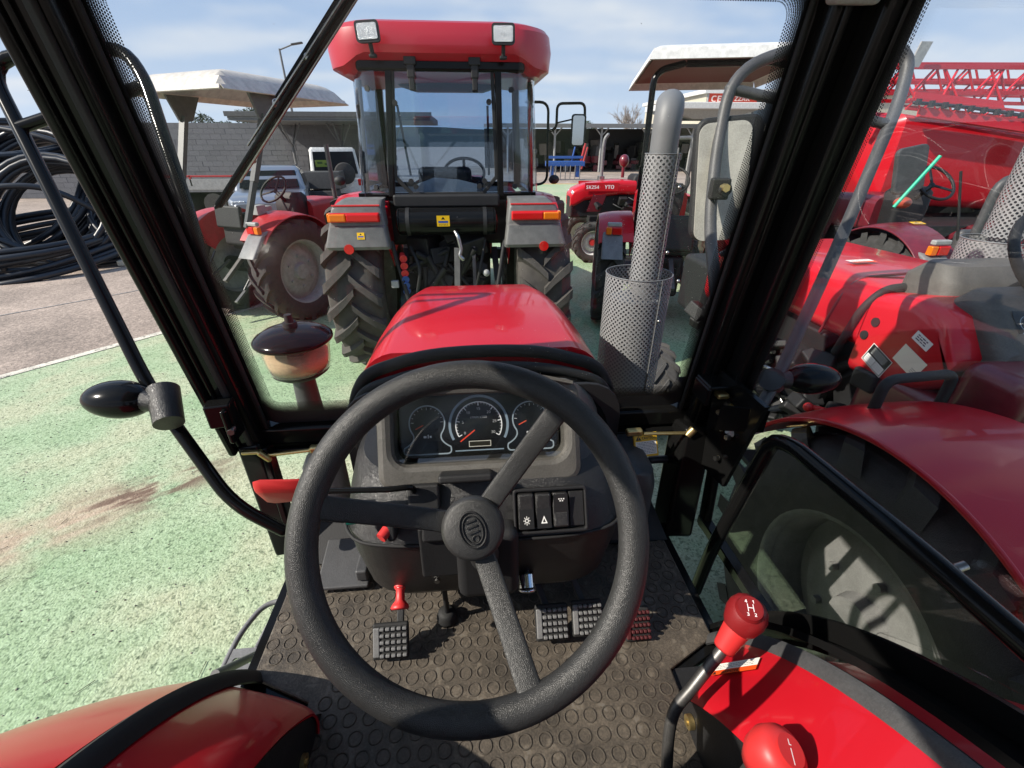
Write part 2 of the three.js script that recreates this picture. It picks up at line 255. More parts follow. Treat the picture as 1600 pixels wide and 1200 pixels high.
const symbol = (k) => print(96, 160, (x) => {
  x.fillStyle = '#1b1a19'; x.fillRect(0, 0, 96, 160); x.fillStyle = x.strokeStyle = '#ecebe6'; x.lineWidth = 5;
  if (k === 0) { x.beginPath(); x.arc(48, 118, 10, 0, 7); x.stroke(); for (let i = 0; i < 8; i++) { const a = i * Math.PI / 4; x.beginPath(); x.moveTo(48 + 15 * Math.cos(a), 118 + 15 * Math.sin(a)); x.lineTo(48 + 23 * Math.cos(a), 118 + 23 * Math.sin(a)); x.stroke(); } }
  if (k === 1) { x.beginPath(); x.moveTo(48, 96); x.lineTo(70, 136); x.lineTo(26, 136); x.fill(); x.fillStyle = '#1b1a19'; x.beginPath(); x.moveTo(48, 110); x.lineTo(58, 130); x.lineTo(38, 130); x.fill(); }
  if (k === 2) { x.beginPath(); x.arc(40, 124, 13, 0, 7); x.fill(); x.beginPath(); x.moveTo(46, 112); x.lineTo(78, 124); x.lineTo(46, 136); x.fill(); x.fillStyle = '#1b1a19'; x.beginPath(); x.arc(40, 124, 6, 0, 7); x.fill(); x.fillStyle = '#ecebe6'; for (const [p, q] of [[32, 22], [48, 22], [64, 22], [40, 32], [56, 32]]) x.fillRect(p, q, 9, 7); }
});
const emblem = print(256, 256, (x) => { x.fillStyle = '#121212'; x.fillRect(0, 0, 256, 256); x.strokeStyle = '#3a3a3a'; x.lineWidth = 9; x.strokeRect(96, 30, 64, 34); for (const y of [90, 124, 158]) { x.beginPath(); x.moveTo(84, y); x.lineTo(172, y); x.stroke(); } x.beginPath(); x.moveTo(128, 90); x.lineTo(128, 170); x.stroke(); x.beginPath(); x.arc(128, 208, 26, 0, 7); x.stroke(); });

// dots of the black ceramic border round a pane: u along the edge, v across (0 at the solid side)
const dotT = dtex(64, (x, y) => { // 2 dots wide, 9 rows
  const v = y / 288, rows = 9, r = Math.floor(v * rows), cy = (r + .5) / rows, cx = (r % 2) ? [0, 1, 2] : [.5, 1.5]; let in_ = 0; const rad = mix(.66, .34, v);
  for (const c of cx) { const dx = x / 32 - c, dy = (v - cy) * rows; if (dx * dx + dy * dy < rad * rad) in_ = 1; } return gray(255 * in_);
}, { h: 288 });
const fritDots = new THREE.MeshPhysicalMaterial({ color: new THREE.Color(.012, .012, .012), roughness: .35, alphaMap: dotT, alphaTest: .5, side: THREE.DoubleSide }); fritDots.name = 'ceramic_dots';
const holeT = dtex(96, (x, y) => { const d = Math.min(...[[.5, .5], [0, 0], [1, 0], [0, 1], [1, 1]].map(([a, b]) => Math.hypot(x / 96 - a, (y / 96 - b)))); return gray(d < .235 ? 0 : 255); });
const perf = new THREE.MeshPhysicalMaterial({ color: new THREE.Color(.25, .252, .255), roughness: .5, alphaMap: holeT, alphaTest: .5, side: THREE.DoubleSide, bumpMap: speckT, bumpScale: .0003 }); perf.name = 'perforated_sheet';
function perfTube(r, h, p, pitch, seam = 0) { // perforated cylinder, uv counted in hole pitches
  const g = new THREE.CylinderGeometry(r, r, h, 48, 1, true), uv = g.attributes.uv, nu = Math.round(2 * Math.PI * r / pitch), nv = Math.round(h / pitch);
  for (let i = 0; i < uv.count; i++) uv.setXY(i, uv.getX(i) * nu, uv.getY(i) * nv); return g.rotateY(seam).translate(...p);
}

// ---------------------------------------------------------------- the cab tractor the picture is taken from
{
  const T = thing('cab_tractor', 'red cab tractor seen from its driver seat, with black steering wheel and glossy bonnet ahead', 'tractor');
  // windscreen plane
  const WS = (x, t, off = 0) => [x, 1.29 + t * .9866 + off * .163, -1.05 + t * .1628 - off * .9866];
  // floor
  const fl = [[-.52, -.93], [-.52, -.56], [-.385, -.50], [-.385, .35], [.405, .35], [.405, -.50], [.53, -.56], [.53, -.93]];
  part(T, 'floor_plate', basis(ext(fl.map(([x, z]) => [x * 1.02, -z * 1.01]), .02), [0, .928, 0], [1, 0, 0], [0, 0, -1]), M.black);
  const fm = part(T, 'floor_mat', basis(ext([[-.505, .86], [-.505, .575], [-.372, .515], [-.372, -.33], [.392, -.33], [.392, .515], [.515, .575], [.515, .86]], .012, { bevel: .004 }), [0, .945, 0], [1, 0, 0], [0, 0, -1]), M.mat);
  { const tg = new THREE.TorusGeometry(.0128, .0017, 6, 20).rotateX(Math.PI / 2), l = []; let row = 0;
    for (let z = -.845; z < .1; z += .0335, row++) for (let x = -.49 + (row % 2) * .019; x < .51; x += .038) if (z < -.59 || (x > -.355 && x < .375)) l.push([x + rr(-.0008, .0008), z]);
    const im = new THREE.InstancedMesh(tg, M.mat, l.length), q = new THREE.Matrix4(); l.forEach(([x, z], i) => im.setMatrixAt(i, q.makeTranslation(x, .9512, z))); im.name = 'mat_stud'; im.userData.kind = 'stuff'; im.castShadow = im.receiveShadow = true; fm.add(im); }
  { const font = await new FontLoader().loadAsync('fonts/droid/droid_sans_regular.typeface.json'); part(T, 'mat_marking', mv(new TextGeometry('GX', { font, size: .016, depth: .0006, curveSegments: 3 }), [.035, .9522, -.628], [-Math.PI / 2, 0, 0]), M.yellow); }
  part(T, 'kick_panel', [slab([-.53, .94, -.87], [.53, .94, -.87], [.5, 1.02, -.98], [-.5, 1.02, -.98], .01)], M.matt);
  part(T, 'side_bracket', [box(.13, .012, .14, [-.36, .985, -.83], [.2, 0, 0]), box(.03, .035, .06, [-.31, 1.0, -.80])], M.greyP);
  // bonnet, engine block below it
  const sec = (z, hw, yb, yt, r) => rrect(hw * 2, yt - yb, r, 7).map(([x, y]) => [x + .015, y + (yt + yb) / 2 + .035 * (1 - (x / hw) ** 2) * (y > 0 ? 1 : 0), z]);
  part(T, 'bonnet', loft([sec(-1.10, .345, .98, 1.442, .1), sec(-1.3, .336, .98, 1.452, .1), sec(-1.5, .322, .98, 1.452, .1), sec(-1.68, .308, .98, 1.436, .1), sec(-1.85, .295, .98, 1.405, .1), sec(-2.05, .28, .97, 1.345, .1), sec(-2.2, .265, .95, 1.25, .1), sec(-2.26, .24, .94, 1.15, .08)], { crease: .9 }), M.red);
  part(T, 'engine_block', [box(.36, .5, 1.1, [0, .72, -1.6], undefined, .03), box(.24, .3, .4, [0, .55, -.95], undefined, .03)], M.matt);
  const frontWheel = wheelGroup(T, 'front_wheel', { R: .33, w: .2, rim: .18, mat: M.pale, lugs: 14 }); frontWheel.position.set(.5, .33, -1.95);
  const fw2 = frontWheel.clone(); fw2.position.x = -.5; fw2.rotation.y = Math.PI; T.add(fw2);
  for (const s of [-1, 1]) { const w = wheelGroup(T, 'rear_wheel', { R: .62, w: .3, rim: .34, mat: M.pale, lugs: 18 }); w.position.set(s * .72, .62, .25); if (s < 0) w.rotation.y = Math.PI; }
  // rubber seal arches over the bonnet, cowl behind
  const arch = (hw, yt, yb, z, r) => [[-hw, yb, z], [-hw, yt - r, z], [-hw + r * .35, yt - r * .28, z], [-hw + r, yt, z], [-hw * .4, yt + .02, z], [0, yt + .028, z], [hw * .4, yt + .02, z], [hw - r, yt, z], [hw - r * .35, yt - r * .28, z], [hw, yt - r, z], [hw, yb, z]].map(([x, y, q]) => [x + .017, y, q]);
  part(T, 'rubber_seal', [pipe(arch(.362, 1.435, 1.15, -1.085, .13), .017, { smooth: 1, seg: 90 }), pipe(arch(.365, 1.405, 1.15, -1.05, .13), .014, { smooth: 1, seg: 90 })], M.rubber);
  part(T, 'cowl', [loft([sec(-1.06, .352, 1.12, 1.385, .13), sec(-.96, .335, 1.12, 1.36, .13), sec(-.93, .30, 1.12, 1.34, .12)], { caps: false }), ], M.black);
  part(T, 'bulkhead', [basis(ext(rrect(.74, .4, .1), .012), [.015, 1.2, -1.0], [1, 0, 0], [0, 1, 0]), box(.5, .25, .05, [0, 1.02, -1.02])], M.matt);
  for (const x of [-.30, .325]) part(T, 'bolt', orient(new THREE.CylinderGeometry(.007, .008, .006, 10), [x * .86, 1.345, -.9], [0, .3, 1]), M.steel);
  // console
  const cs = (y, hw, zf, zb, r) => rrect(hw * 2, zb - zf, Math.min(r, (zb - zf) / 2.1), 7).map(([x, q]) => [x + .008, y, -q + -(zf + zb) / 2]);
  part(T, 'dash_console', loft([cs(1.06, .20, .70, .95, .06), cs(1.075, .245, .655, .95, .08), cs(1.12, .272, .625, .95, .1), cs(1.21, .284, .607, .95, .11), cs(1.283, .287, .600, .95, .11), cs(1.288, .284, .603, .95, .11), cs(1.296, .283, .607, .95, .11), cs(1.34, .278, .632, .95, .12), cs(1.375, .27, .655, .95, .13), cs(1.39, .255, .68, .95, .12)], { crease: .5 }), M.plastic);
  part(T, 'dash_shoulder', loft([sec(-.99, .31, 1.12, 1.40, .12), sec(-.86, .275, 1.12, 1.43, .12), sec(-.80, .255, 1.15, 1.42, .12), sec(-.775, .24, 1.2, 1.39, .12)], { crease: .8 }), M.dashP);
  part(T, 'console_seam', [pipe([[-.270, 1.285, -.74], [-.278, 1.285, -.68], [-.247, 1.285, -.625], [-.17, 1.285, -.602], [0, 1.285, -.5995], [.186, 1.285, -.602], [.262, 1.285, -.625], [.294, 1.285, -.68], [.288, 1.285, -.74]], .0035, { smooth: 1, seg: 50 })], M.rubber);
  { // binnacle with the instrument cluster
    const B = sub(T, 'instrument_binnacle', [.0, 1.438, -.742], [-.50, 0, 0]);
    part(B, 'bezel', [ext(rrect(.395, .205, .032, 6), .085, { bevel: .012, holes: [rrect(.335, .132, .03, 6).map(([x, y]) => [x, y + .012]).reverse()] })], M.dashP);
    part(B, 'cover_lens', [box(.332, .13, .0015, [0, .012, .018], [-.12, 0, 0], 0)], M.doorGlass);
    part(B, 'sun_hood', [sheet((u, v) => [(u - .5) * .36, .084 + .028 * Math.sin(Math.PI * u) + .006 * v, -.02 + .085 * v], 16, 2, .006)], M.dashP);
    part(B, 'panel_shell', [box(.37, .2, .03, [0, 0, -.045], undefined, .01)], M.plastic);
    stick(B, 'gauge_cluster', .326, .14, tGauge, [0, .012, -.012], [1, 0, 0], [0, 1, 0], 'three dials with red needles', .2);
  }
  { // rocker switches: a recessed frame, three rockers and a blank
    const u = [0, .86, -.51], R = sub(T, 'switch_panel', [.128, 1.332, -.624], [-.55, 0, 0]);
    part(R, 'switch_frame', [ext(rrect(.142, .086, .006), .02, { bevel: .002, holes: [rrect(.132, .074, .004).reverse()] }), box(.134, .08, .004, [0, 0, -.004])], M.matt);
    for (let k = 0; k < 3; k++) { const r = part(R, 'rocker_switch', [box(.031, .07 - .002 * k, .017, [-.047 + .033 * k, 0, .004], [k === 2 ? -.1 : .09, 0, 0], .005)], M.plastic); stick(R, 'rocker_symbol', .027, .058, symbol(k), [-.047 + .033 * k, k === 2 ? .002 : -.002, k === 2 ? .0135 : .0136], [1, 0, 0], [0, 1, k === 2 ? .1 : -.09]); }
    part(R, 'blank_cover', [box(.029, .066, .008, [.051, 0, .002], undefined, .002)], M.matt);
  }
  // left of the column: key switch plate, combination stalk, levers
  part(T, 'lamp_switch', [orient(new THREE.CylinderGeometry(.036, .04, .014, 28), [-.165, 1.318, -.628], [0, .45, .89]), orient(box(.016, .03, .052, [0, .012, 0]), [-.168, 1.328, -.618], [0, .45, .89])], M.matt);
  part(T, 'control_stalk', [rod([-.15, 1.345, -.62], [-.225, 1.352, -.612], .006, .008)], M.matt);
  part(T, 'stalk_knob', [rod([-.222, 1.352, -.612], [-.247, 1.354, -.609], .0095, .011)], M.green, 'dark green knob of the stalk');
  part(T, 'stalk_tip', [rod([-.186, 1.326, -.585], [-.176, 1.33, -.6], .010, .011)], M.redFlat, 'red tip of the lamp switch');
  part(T, 'key_slot', [box(.075, .12, .02, [-.085, 1.27, -.6], [-.1, 0, 0], .006), box(.05, .03, .02, [-.09, 1.315, -.6], [-.4, 0, 0])], M.matt);
  part(T, 'cable_box', [box(.1, .016, .06, [-.03, 1.40, -.655], [-.5, 0, 0]), box(.06, .05, .02, [-.11, 1.365, -.643], [-.5, 0, 0])], M.matt);
  part(T, 'column_cover', [box(.12, .16, .06, [.005, 1.24, -.60], [-.1, 0, 0], .02)], M.matt);
  for (const [x, y] of [[-.10, 1.165], [.085, 1.17]]) part(T, 'screw', orient(new THREE.CylinderGeometry(.0055, .0055, .004, 10), [x, y, -.612], [0, 0, 1]), M.steel);
  part(T, 'throttle_lever', [pipe([[-.13, 1.36, -.655], [-.125, 1.405, -.628], [-.16, 1.408, -.62], [-.30, 1.405, -.63]], .0055, { fil: .02 })], M.black);
  part(T, 'throttle_handle', [loft([[-.298, .011, .019], [-.305, .017, .026], [-.34, .017, .027], [-.385, .018, .030], [-.398, .015, .027], [-.402, .008, .018]].map(([x, h, d]) => rrect(d * 2, h * 1.9, h * .6, 4).map(([q, y]) => [x, 1.40 + y + q * .9, -.642 + q * .45])), { crease: .9 })], M.redFlat, 'flat red handle of the throttle lever');
  { const p = [-.178, 1.135, -.625]; part(T, 'stop_pull', [lathe([[0, 0], [.016, 0], [.019, .004], [.016, .010], [.009, .018], [.0085, .036], [.013, .042], [.013, .05], [0, .052]], [p[0], p[1] - .02, p[2] + .035], [-.02, .55, -.8], 24)], M.redFlat, 'red stop pull knob'); part(T, 'pull_collar', [orient(new THREE.CylinderGeometry(.011, .011, .006, 18), [p[0], p[1] + .006, p[2]], [-.02, .5, -.8])], M.chrome); }
  part(T, 'power_socket', [rod([.083, 1.165, -.612], [.083, 1.150, -.592], .017, .0175, 24), ring(.015, .0035, [.083, 1.1485, -.590], [.9, 0, 0], 24, 8)], M.chrome);
  part(T, 'plug_cap', [rod([.083, 1.153, -.597], [.083, 1.147, -.588], .012, .012, 20)], M.matt);
  // steering column and wheel
  part(T, 'steering_column', [rod([0, 1.21, -.62], [-.01, 1.497, -.435], .03, .022, 20), rod([-.095, 1.12, -.66], [-.095, .96, -.672], .006)], M.matt);
  part(T, 'column_boot', [lathe([[.0, 0], [.024, 0], [.025, .01], [.02, .014], [.021, .024], [.012, .03], [0, .03]], [-.096, .952, -.672], [0, 1, 0], 22)], M.rubber);
  { const W = sub(T, 'steering_wheel', [-.014, 1.559, -.360], [-38 * D2R, 0, 0]);
    part(W, 'rim', [mv(new THREE.TorusGeometry(.1872, .0174, 22, 120), [0, 0, 0], undefined, [1, 1, .92])], M.wheelP);
    for (const a of [52, 166, 289]) { const c = Math.cos(a * D2R), s = Math.sin(a * D2R), q = [-s, c];
      const S = (r, z, w, h) => rrect(w, h, h * .35, 3).map(([i, j]) => [c * r - s * i, s * r + c * i, z + j]);
      part(W, 'spoke', [loft([S(.02, -.074, .028, .012), S(.05, -.071, .028, .012), S(.12, -.034, .0275, .012), S(.168, -.004, .0275, .013), S(.182, .0, .032, .013)], { crease: .5 })], M.wheelP); }
    part(W, 'hub', [lathe([[0, -.11], [.02, -.11], [.03, -.095], [.039, -.087], [.0405, -.065], [.039, -.057], [.034, -.052], [.02, -.0495], [0, -.049]], [0, 0, 0], [0, 0, 1], 40)], M.wheelP);
    part(W, 'hub_emblem', [mv(new THREE.TorusGeometry(.022, .0016, 8, 40), [0, 0, -.0485], [0, 0, .32], [.72, 1, .8]), mv(new THREE.TorusGeometry(.0175, .0011, 8, 40), [0, 0, -.0482], [0, 0, .32], [.68, 1, .8]), ...[.010, .0035, -.003].map((y) => mv(new THREE.BoxGeometry(.013, .002, .002), [-.32 * y, y, -.0482], [0, 0, .32])), mv(new THREE.TorusGeometry(.004, .001, 6, 20), [.0035, -.011, -.0482])], M.matt); }
  // pedals
  function pedal(x, y, z, w, h, m, label) {
    const P = sub(T, 'pedal', [x, y, z], [-.62, 0, 0]); if (label) P.userData.label = label;
    part(P, 'pad', [box(w, h, .012, undefined, undefined, .006)], M.rubber); const g = []; for (let i = 0; i < 5; i++) for (let j = 0; j < 5; j++) g.push(box(w * .12, h * .085, .009, [w * (-.22 + .155 * i), h * (.36 - .18 * j), .009], undefined, .002)); g.push(box(w * .18, h * .8, .006, [-w * .38, 0, .007])); part(P, 'tread_block', g, m);
  }
  pedal(-.212, 1.0, -.60, .078, .075, M.grey); pedal(.142, 1.01, -.605, .074, .078, M.grey); pedal(.222, 1.015, -.605, .07, .078, M.grey); pedal(.34, .985, -.60, .06, .075, mat('worn_dark_red', [.07, .012, .014], .6), 'dark red accelerator pedal');
  for (const [a, b, c] of [[[-.195, 1.005, -.625], [-.195, 1.045, -.68], [-.18, 1.16, -.75]], [[.135, 1.02, -.63], [.115, 1.06, -.68], [.10, 1.17, -.75]], [[.222, 1.02, -.63], [.20, 1.06, -.68], [.185, 1.17, -.75]]]) part(T, 'pedal_arm', [bar(a, b, .016, .008), bar(b, c, .016, .008)], M.matt);
  // windscreen frame
  const xi = .568, H = .96;
  part(T, 'pillar', [bar([-.612, 1.24, -1.035], [-.612, 2.33, -.852], .075, .08, [0, 0, 1], .012), bar([-.578, 1.27, -1.045], [-.578, 2.30, -.875], .028, .035, [0, 0, 1], .008), bar([-.642, 1.24, -1.0], [-.642, 2.33, -.82], .02, .05, [0, 0, 1], .008), bar([-.60, 1.26, -1.01], [-.55, .94, -.93], .06, .06, [0, 0, 1], .01), bar([-.565, 1.25, -1.0], [-.52, .95, -.91], .02, .04, [0, 0, 1], .006)], M.black);
  part(T, 'pillar', [bar([.622, 1.24, -1.035], [.622, 2.33, -.852], .075, .08, [0, 0, 1], .012), bar([.588, 1.27, -1.045], [.588, 2.30, -.875], .028, .035, [0, 0, 1], .008), bar([.645, 1.22, -.965], [.645, 2.33, -.79], .03, .06, [0, 0, 1], .01), bar([.60, 1.26, -1.0], [.57, .92, -.93], .085, .1, [0, 0, 1], .012)], M.black);
  part(T, 'pillar_rib', [bar([-.625, 1.26, -.992], [-.625, 2.33, -.810], .012, .016, [0, 0, 1], .005)], M.black); part(T, 'pillar_rib', [bar([-.595, 1.26, -.990], [-.595, 2.33, -.808], .016, .012, [0, 0, 1], .005)], M.rubber); part(T, 'pillar_rib', [bar([.605, 1.26, -.992], [.605, 2.33, -.810], .014, .014, [0, 0, 1], .005)], M.black);
  part(T, 'roof_trim', [box(.06, .035, .06, [.578, 2.150, -.80], [.2, -.3, 0], .008)], M.pale);
  part(T, 'window_rubber', [bar([-.5625, 1.28, -1.03], [-.5625, 2.27, -.866], .008, .012, [0, 0, 1])], M.rubber); part(T, 'window_rubber', [bar([.5725, 1.28, -1.03], [.5725, 2.27, -.866], .008, .012, [0, 0, 1])], M.rubber);
  part(T, 'lower_frame', [bar([-.60, 1.262, -1.05], [-.33, 1.262, -1.05], .06, .055, [0, 1, 0], .01), bar([.35, 1.262, -1.05], [.61, 1.262, -1.05], .06, .055, [0, 1, 0], .01), bar([-.6, 1.225, -1.02], [-.34, 1.225, -1.02], .03, .012), bar([.36, 1.225, -1.02], [.61, 1.225, -1.02], .03, .012)], M.black);
  part(T, 'upper_frame', [bar([-.65, 2.30, -.885], [.65, 2.30, -.885], .09, .08, [0, 1, 0], .015)], M.black);
  part(T, 'roof', [loft([-1.02, -.98, .62, .66].map((z, i) => rrect(i % 3 ? 1.42 : 1.36, i % 3 ? .12 : .08, .035).map(([x, y]) => [x, 2.40 + y, z])), { crease: .6 })], M.red);
  part(T, 'roof_lining', [box(1.22, .02, 1.5, [0, 2.33, -.13], undefined, .004), box(.07, .05, .06, [.60, 2.19, -.80], [0, .2, 0])], M.grey);
  part(T, 'rear_frame', [bar([-.63, 1.3, .55], [-.63, 2.32, .55], .07, .07), bar([.63, 1.3, .55], [.63, 2.32, .55], .07, .07), bar([-.65, 2.295, .55], [.65, 2.295, .55], .07, .07), bar([-.65, 1.3, .55], [.65, 1.3, .55], .07, .07), bar([.645, 2.295, -.8], [.645, 2.295, .55], .06, .06), bar([-.645, 2.295, -.8], [-.645, 2.295, .55], .06, .06)], M.black);
  part(T, 'rear_panel', [box(1.26, .42, .03, [0, 1.13, .55]), box(.75, .02, .6, [0, .94, .3])], M.matt);
  for (const k of [-1, 1]) part(T, 'quarter_panel', box(.05, .66, .62, [k * .62, 1.58, .20], undefined, .015), M.matt);
  part(T, 'driver_seat', [box(.46, .12, .42, [.01, 1.33, .22], undefined, .05), box(.44, .55, .12, [.01, 1.62, .45], [-.12, 0, 0], .05), box(.3, .3, .3, [.01, 1.12, .25], undefined, .03)], M.rubber);
  part(T, 'windscreen', [slab(WS(-.60, -.02), WS(.61, -.02), WS(.61, H), WS(-.60, H), .005)], M.glass);
  { // black ceramic border: solid strip then dots, with rounded corners
    const path = []; const a0 = -xi, a1 = xi + .012, r = .06, b0 = .035, b1 = .915;
    const corner = (cx, cy, s) => { for (let i = 0; i <= 8; i++) { const a = s + i / 8 * Math.PI / 2; path.push([cx + r * Math.cos(a), cy + r * Math.sin(a)]); } };
    corner(a1 - r, b1 - r, 0); corner(a0 + r, b1 - r, Math.PI / 2); corner(a0 + r, b0 + r, Math.PI); corner(a1 - r, b0 + r, Math.PI * 1.5); path.push(path[0]);
    const L = [0]; for (let i = 1; i < path.length; i++) L.push(L[i - 1] + Math.hypot(path[i][0] - path[i - 1][0], path[i][1] - path[i - 1][1]));
    const cx = (a0 + a1) / 2, cy = (b0 + b1) / 2; const off = (q, d) => { const ux = Math.max(a0 + r, Math.min(a1 - r, q[0])), uy = Math.max(b0 + r, Math.min(b1 - r, q[1])), dx = q[0] - ux, dy = q[1] - uy, l = Math.hypot(dx, dy) || 1; return [q[0] - dx / l * d, q[1] - dy / l * d]; };
    const strip = (d0, d1, dots) => { const pos = [], uv = [], idx = []; path.forEach((q, i) => { const A = off(q, d0), B = off(q, d1); pos.push(...WS(A[0], A[1], -.003), ...WS(B[0], B[1], -.003)); uv.push(L[i] / .0086, 0, L[i] / .0086, 1); if (i) { const k = i * 2; idx.push(k - 2, k - 1, k + 1, k - 2, k + 1, k); } }); const g = new THREE.BufferGeometry(); g.setAttribute('position', new THREE.Float32BufferAttribute(pos, 3)); g.setAttribute('uv', new THREE.Float32BufferAttribute(uv, 2)); g.setIndex(idx); g.computeVertexNormals(); return g; };
    part(T, 'windscreen_border', strip(-.04, .004), M.matt); part(T, 'windscreen_border', strip(.004, .036), fritDots);
  }
  { // grains of dust on the outside of the windscreen
    const g = new THREE.CircleGeometry(1, 6), n = 420, im = new THREE.InstancedMesh(g, mat('dust', [.55, .53, .5], .9), n), q = new THREE.Matrix4(), e = new THREE.Quaternion().setFromEuler(new THREE.Euler(-.164, 0, 0));
    for (let i = 0; i < n; i++) { const k = rnd(), x = k < .6 ? rr(.1, .56) : rr(-.55, .56), t = k < .6 ? .1 + .5 * rnd() : rr(.05, .85), s = rr(.0003, .0008); im.setMatrixAt(i, q.compose(V(...WS(x, t, .002)), e, V(s, s * rr(.6, 1.2), s))); }
    im.name = 'dust_speck'; im.userData.kind = 'stuff'; T.add(im); }
  { const K = sub(T, 'wiper'); const w = (x, t, o) => WS(x, t, o);
    part(K, 'wiper_blade', [bar(w(-.160, .885, .012), w(-.490, .560, .010), .012, .012, [0, 0, 1]), bar(w(-.168, .88, .006), w(-.492, .558, .004), .004, .012, [0, 0, 1], .001)], M.rubber);
    part(K, 'wiper_arm', [bar(w(-.150, .915, .03), w(-.33, .735, .026), .013, .010, [0, 0, 1]), bar(w(-.33, .735, .026), w(-.40, .648, .018), .008, .008, [0, 0, 1])], M.black); part(K, 'wiper_spine', [bar(w(-.149, .888, .012), w(-.435, .603, .010), .004, .006, [0, 0, 1], .001), bar(w(-.170, .888, .014), w(-.40, .665, .012), .003, .006, [0, 0, 1], .001)], M.steel);
    part(K, 'arm_clip', [box(.016, .016, .02, w(-.333, .728, .028)), box(.014, .014, .02, w(-.26, .795, .02)), box(.014, .014, .02, w(-.405, .64, .02))], M.steel); }
  // hinge blocks and latches
  part(T, 'hinge_block', [box(.055, .06, .05, [-.604, 1.395, -.94], [0, .2, 0], .005), box(.012, .09, .06, [-.585, 1.37, -.935])], M.black);
  part(T, 'hinge_bolt', [orient(new THREE.CylinderGeometry(.008, .008, .02, 6), [-.58, 1.36, -.912], [.2, 0, 1])], M.dsteel);
  part(T, 'hinge_plate', [slab([.625, 1.45, -.97], [.64, 1.44, -.78], [.64, 1.16, -.84], [.625, 1.16, -.93], .012), box(.075, .012, .075, [.60, 1.425, -.93]), box(.012, .05, .075, [.565, 1.40, -.93]), slab([.58, 1.40, -.86], [.66, 1.42, -.80], [.66, 1.36, -.80], [.58, 1.33, -.86], .006)], M.black);
  part(T, 'hinge_spring', [box(.03, .014, .03, [.60, 1.405, -.90]), box(.006, .06, .03, [.618, 1.36, -.87]), box(.02, .012, .03, [.622, 1.345, -.86])], M.brass);
  for (const p of [[.612, 1.385, -.885], [.61, 1.35, -.905], [.618, 1.31, -.89], [.612, 1.36, -.845], [.612, 1.23, -.87], [.612, 1.31, -.85]]) part(T, 'hinge_bolt', orient(new THREE.CylinderGeometry(.007, .007, .012, 6), p, [-1, .1, .2]), M.steel);
  part(T, 'door_clip', [rod([.615, 1.325, -.862], [.65, 1.305, -.85], .010, .012), rod([.65, 1.305, -.85], [.655, 1.30, -.835], .013, .012)], M.white);
  part(T, 'window_latch', [rod([-.58, 1.232, -.98], [-.44, 1.247, -.975], .005), box(.03, .02, .02, [-.43, 1.25, -.975]), box(.05, .01, .016, [-.59, 1.25, -.975]), box(.014, .04, .014, [-.56, 1.238, -.97], [0, 0, .7])], M.brass);
  part(T, 'window_latch', [rod([.44, 1.262, -.95], [.565, 1.257, -.95], .005), rod([.565, 1.25, -.95], [.58, 1.27, -.95], .011), box(.045, .02, .02, [.415, 1.266, -.955])], M.brass);
  stick(T, 'caution_label', .066, .062, tCaution, [.452, 1.226, -.948], [1, 0, -.1], [0, .85, -.5], 'yellow caution label');
  part(T, 'label_tag', [basis(box(.07, .066, .003), [.452, 1.224, -.9515], [1, 0, -.1], [0, .85, -.5])], M.yellow);
  part(T, 'washer_bottle', [lathe([[0, 0], [.05, 0], [.055, .01], [.055, .16], [.04, .19], [.02, .2], [.02, .215], [0, .215]], [-.43, 1.02, -1.0], [0, 1, 0], 24)], M.pale);
  part(T, 'side_tank', [loft([[1.0, .10], [1.17, .10], [1.215, .085], [1.225, .06]].map(([y, w]) => rrect(w * 2, .2, .05).map(([x, q]) => [.375 + x * .8, y, -.93 + q])), { crease: .7 })], M.greyP);
  part(T, 'hose', [pipe([[.5, 1.13, -1.0], [.62, 1.14, -1.0], [.72, 1.2, -1.05]], .012, { smooth: 1 })], M.hose);
  // fenders either side of the seat; arc centre (y .55, z .25)
  const arc = (R, d) => [.55 + R * Math.sin(d * D2R), .25 - R * Math.cos(d * D2R)];
  for (const s of [-1, 1]) {
    const F = sub(T, 'rear_fender'), o = s < 0 ? 0 : .018;
    const xi0 = s < 0 ? .335 : .372, Ri = s < 0 ? .85 : .82, cov = (u, v) => { const e = Math.min(1, u / .09), d = 29 + 66 * u, R = mix(Ri, .905, Math.pow(v, .7)) - .055 * (1 - Math.sqrt(1 - (1 - e) ** 2)), [y, z] = arc(R, d); return [s * (mix(xi0, .495, Math.pow(v, 1.25)) + .012 * Math.sin(v * Math.PI)), y, z]; };
    part(F, 'fender_cover', [sheet(cov, 50, 14, .004)], M.red);
    part(F, 'inner_panel', [sheet((u, v) => { const d = 22 + 73 * u, [y, z] = arc(mix(.30, Ri - .006, v), d); return [s * (xi0 + .008), y, z]; }, 30, 1, .004), sheet((u, v) => { const p = cov(0, u); return [p[0], mix(p[1], .92, v), p[2] + .004]; }, 12, 2, .006), slab([s * xi0, .93, -.52], [s * .53, .93, -.52], [s * .53, .93, .3], [s * xi0, .93, .3], .01)], M.matt);
    part(F, 'outer_guard', [sheet((u, v) => { const d = 27 + 83 * u, [y, z] = arc((s < 0 ? .915 : .865) - .07 * v * v, d); return [s * ((s < 0 ? .525 : .56) + .36 * v), y, z]; }, 40, 8, .005)], M.red);
    part(F, 'sill_seal', [sheet((u, v) => { const d = 25 + 80 * u, [y, z] = arc(.905 + .020 * Math.sin(Math.PI * v), d); return [s * (.485 + .035 * v + o * .5), y, z]; }, 44, 6, .006)], s < 0 ? M.rubber : M.greyP);
    if (s > 0) part(F, 'door_sill', [sheet((u, v) => { const d = 22 + 82 * u, [y, z] = arc(.945 - .03 * v, d); return [s * (.52 + .07 * v + o * .5), y, z]; }, 44, 2, .012), sheet((u, v) => { const d = 20 + 84 * u, [y, z] = arc(.955 - .06 * v, d); return [s * (.592 + o * .5), y, z]; }, 44, 1, .008)], M.black);
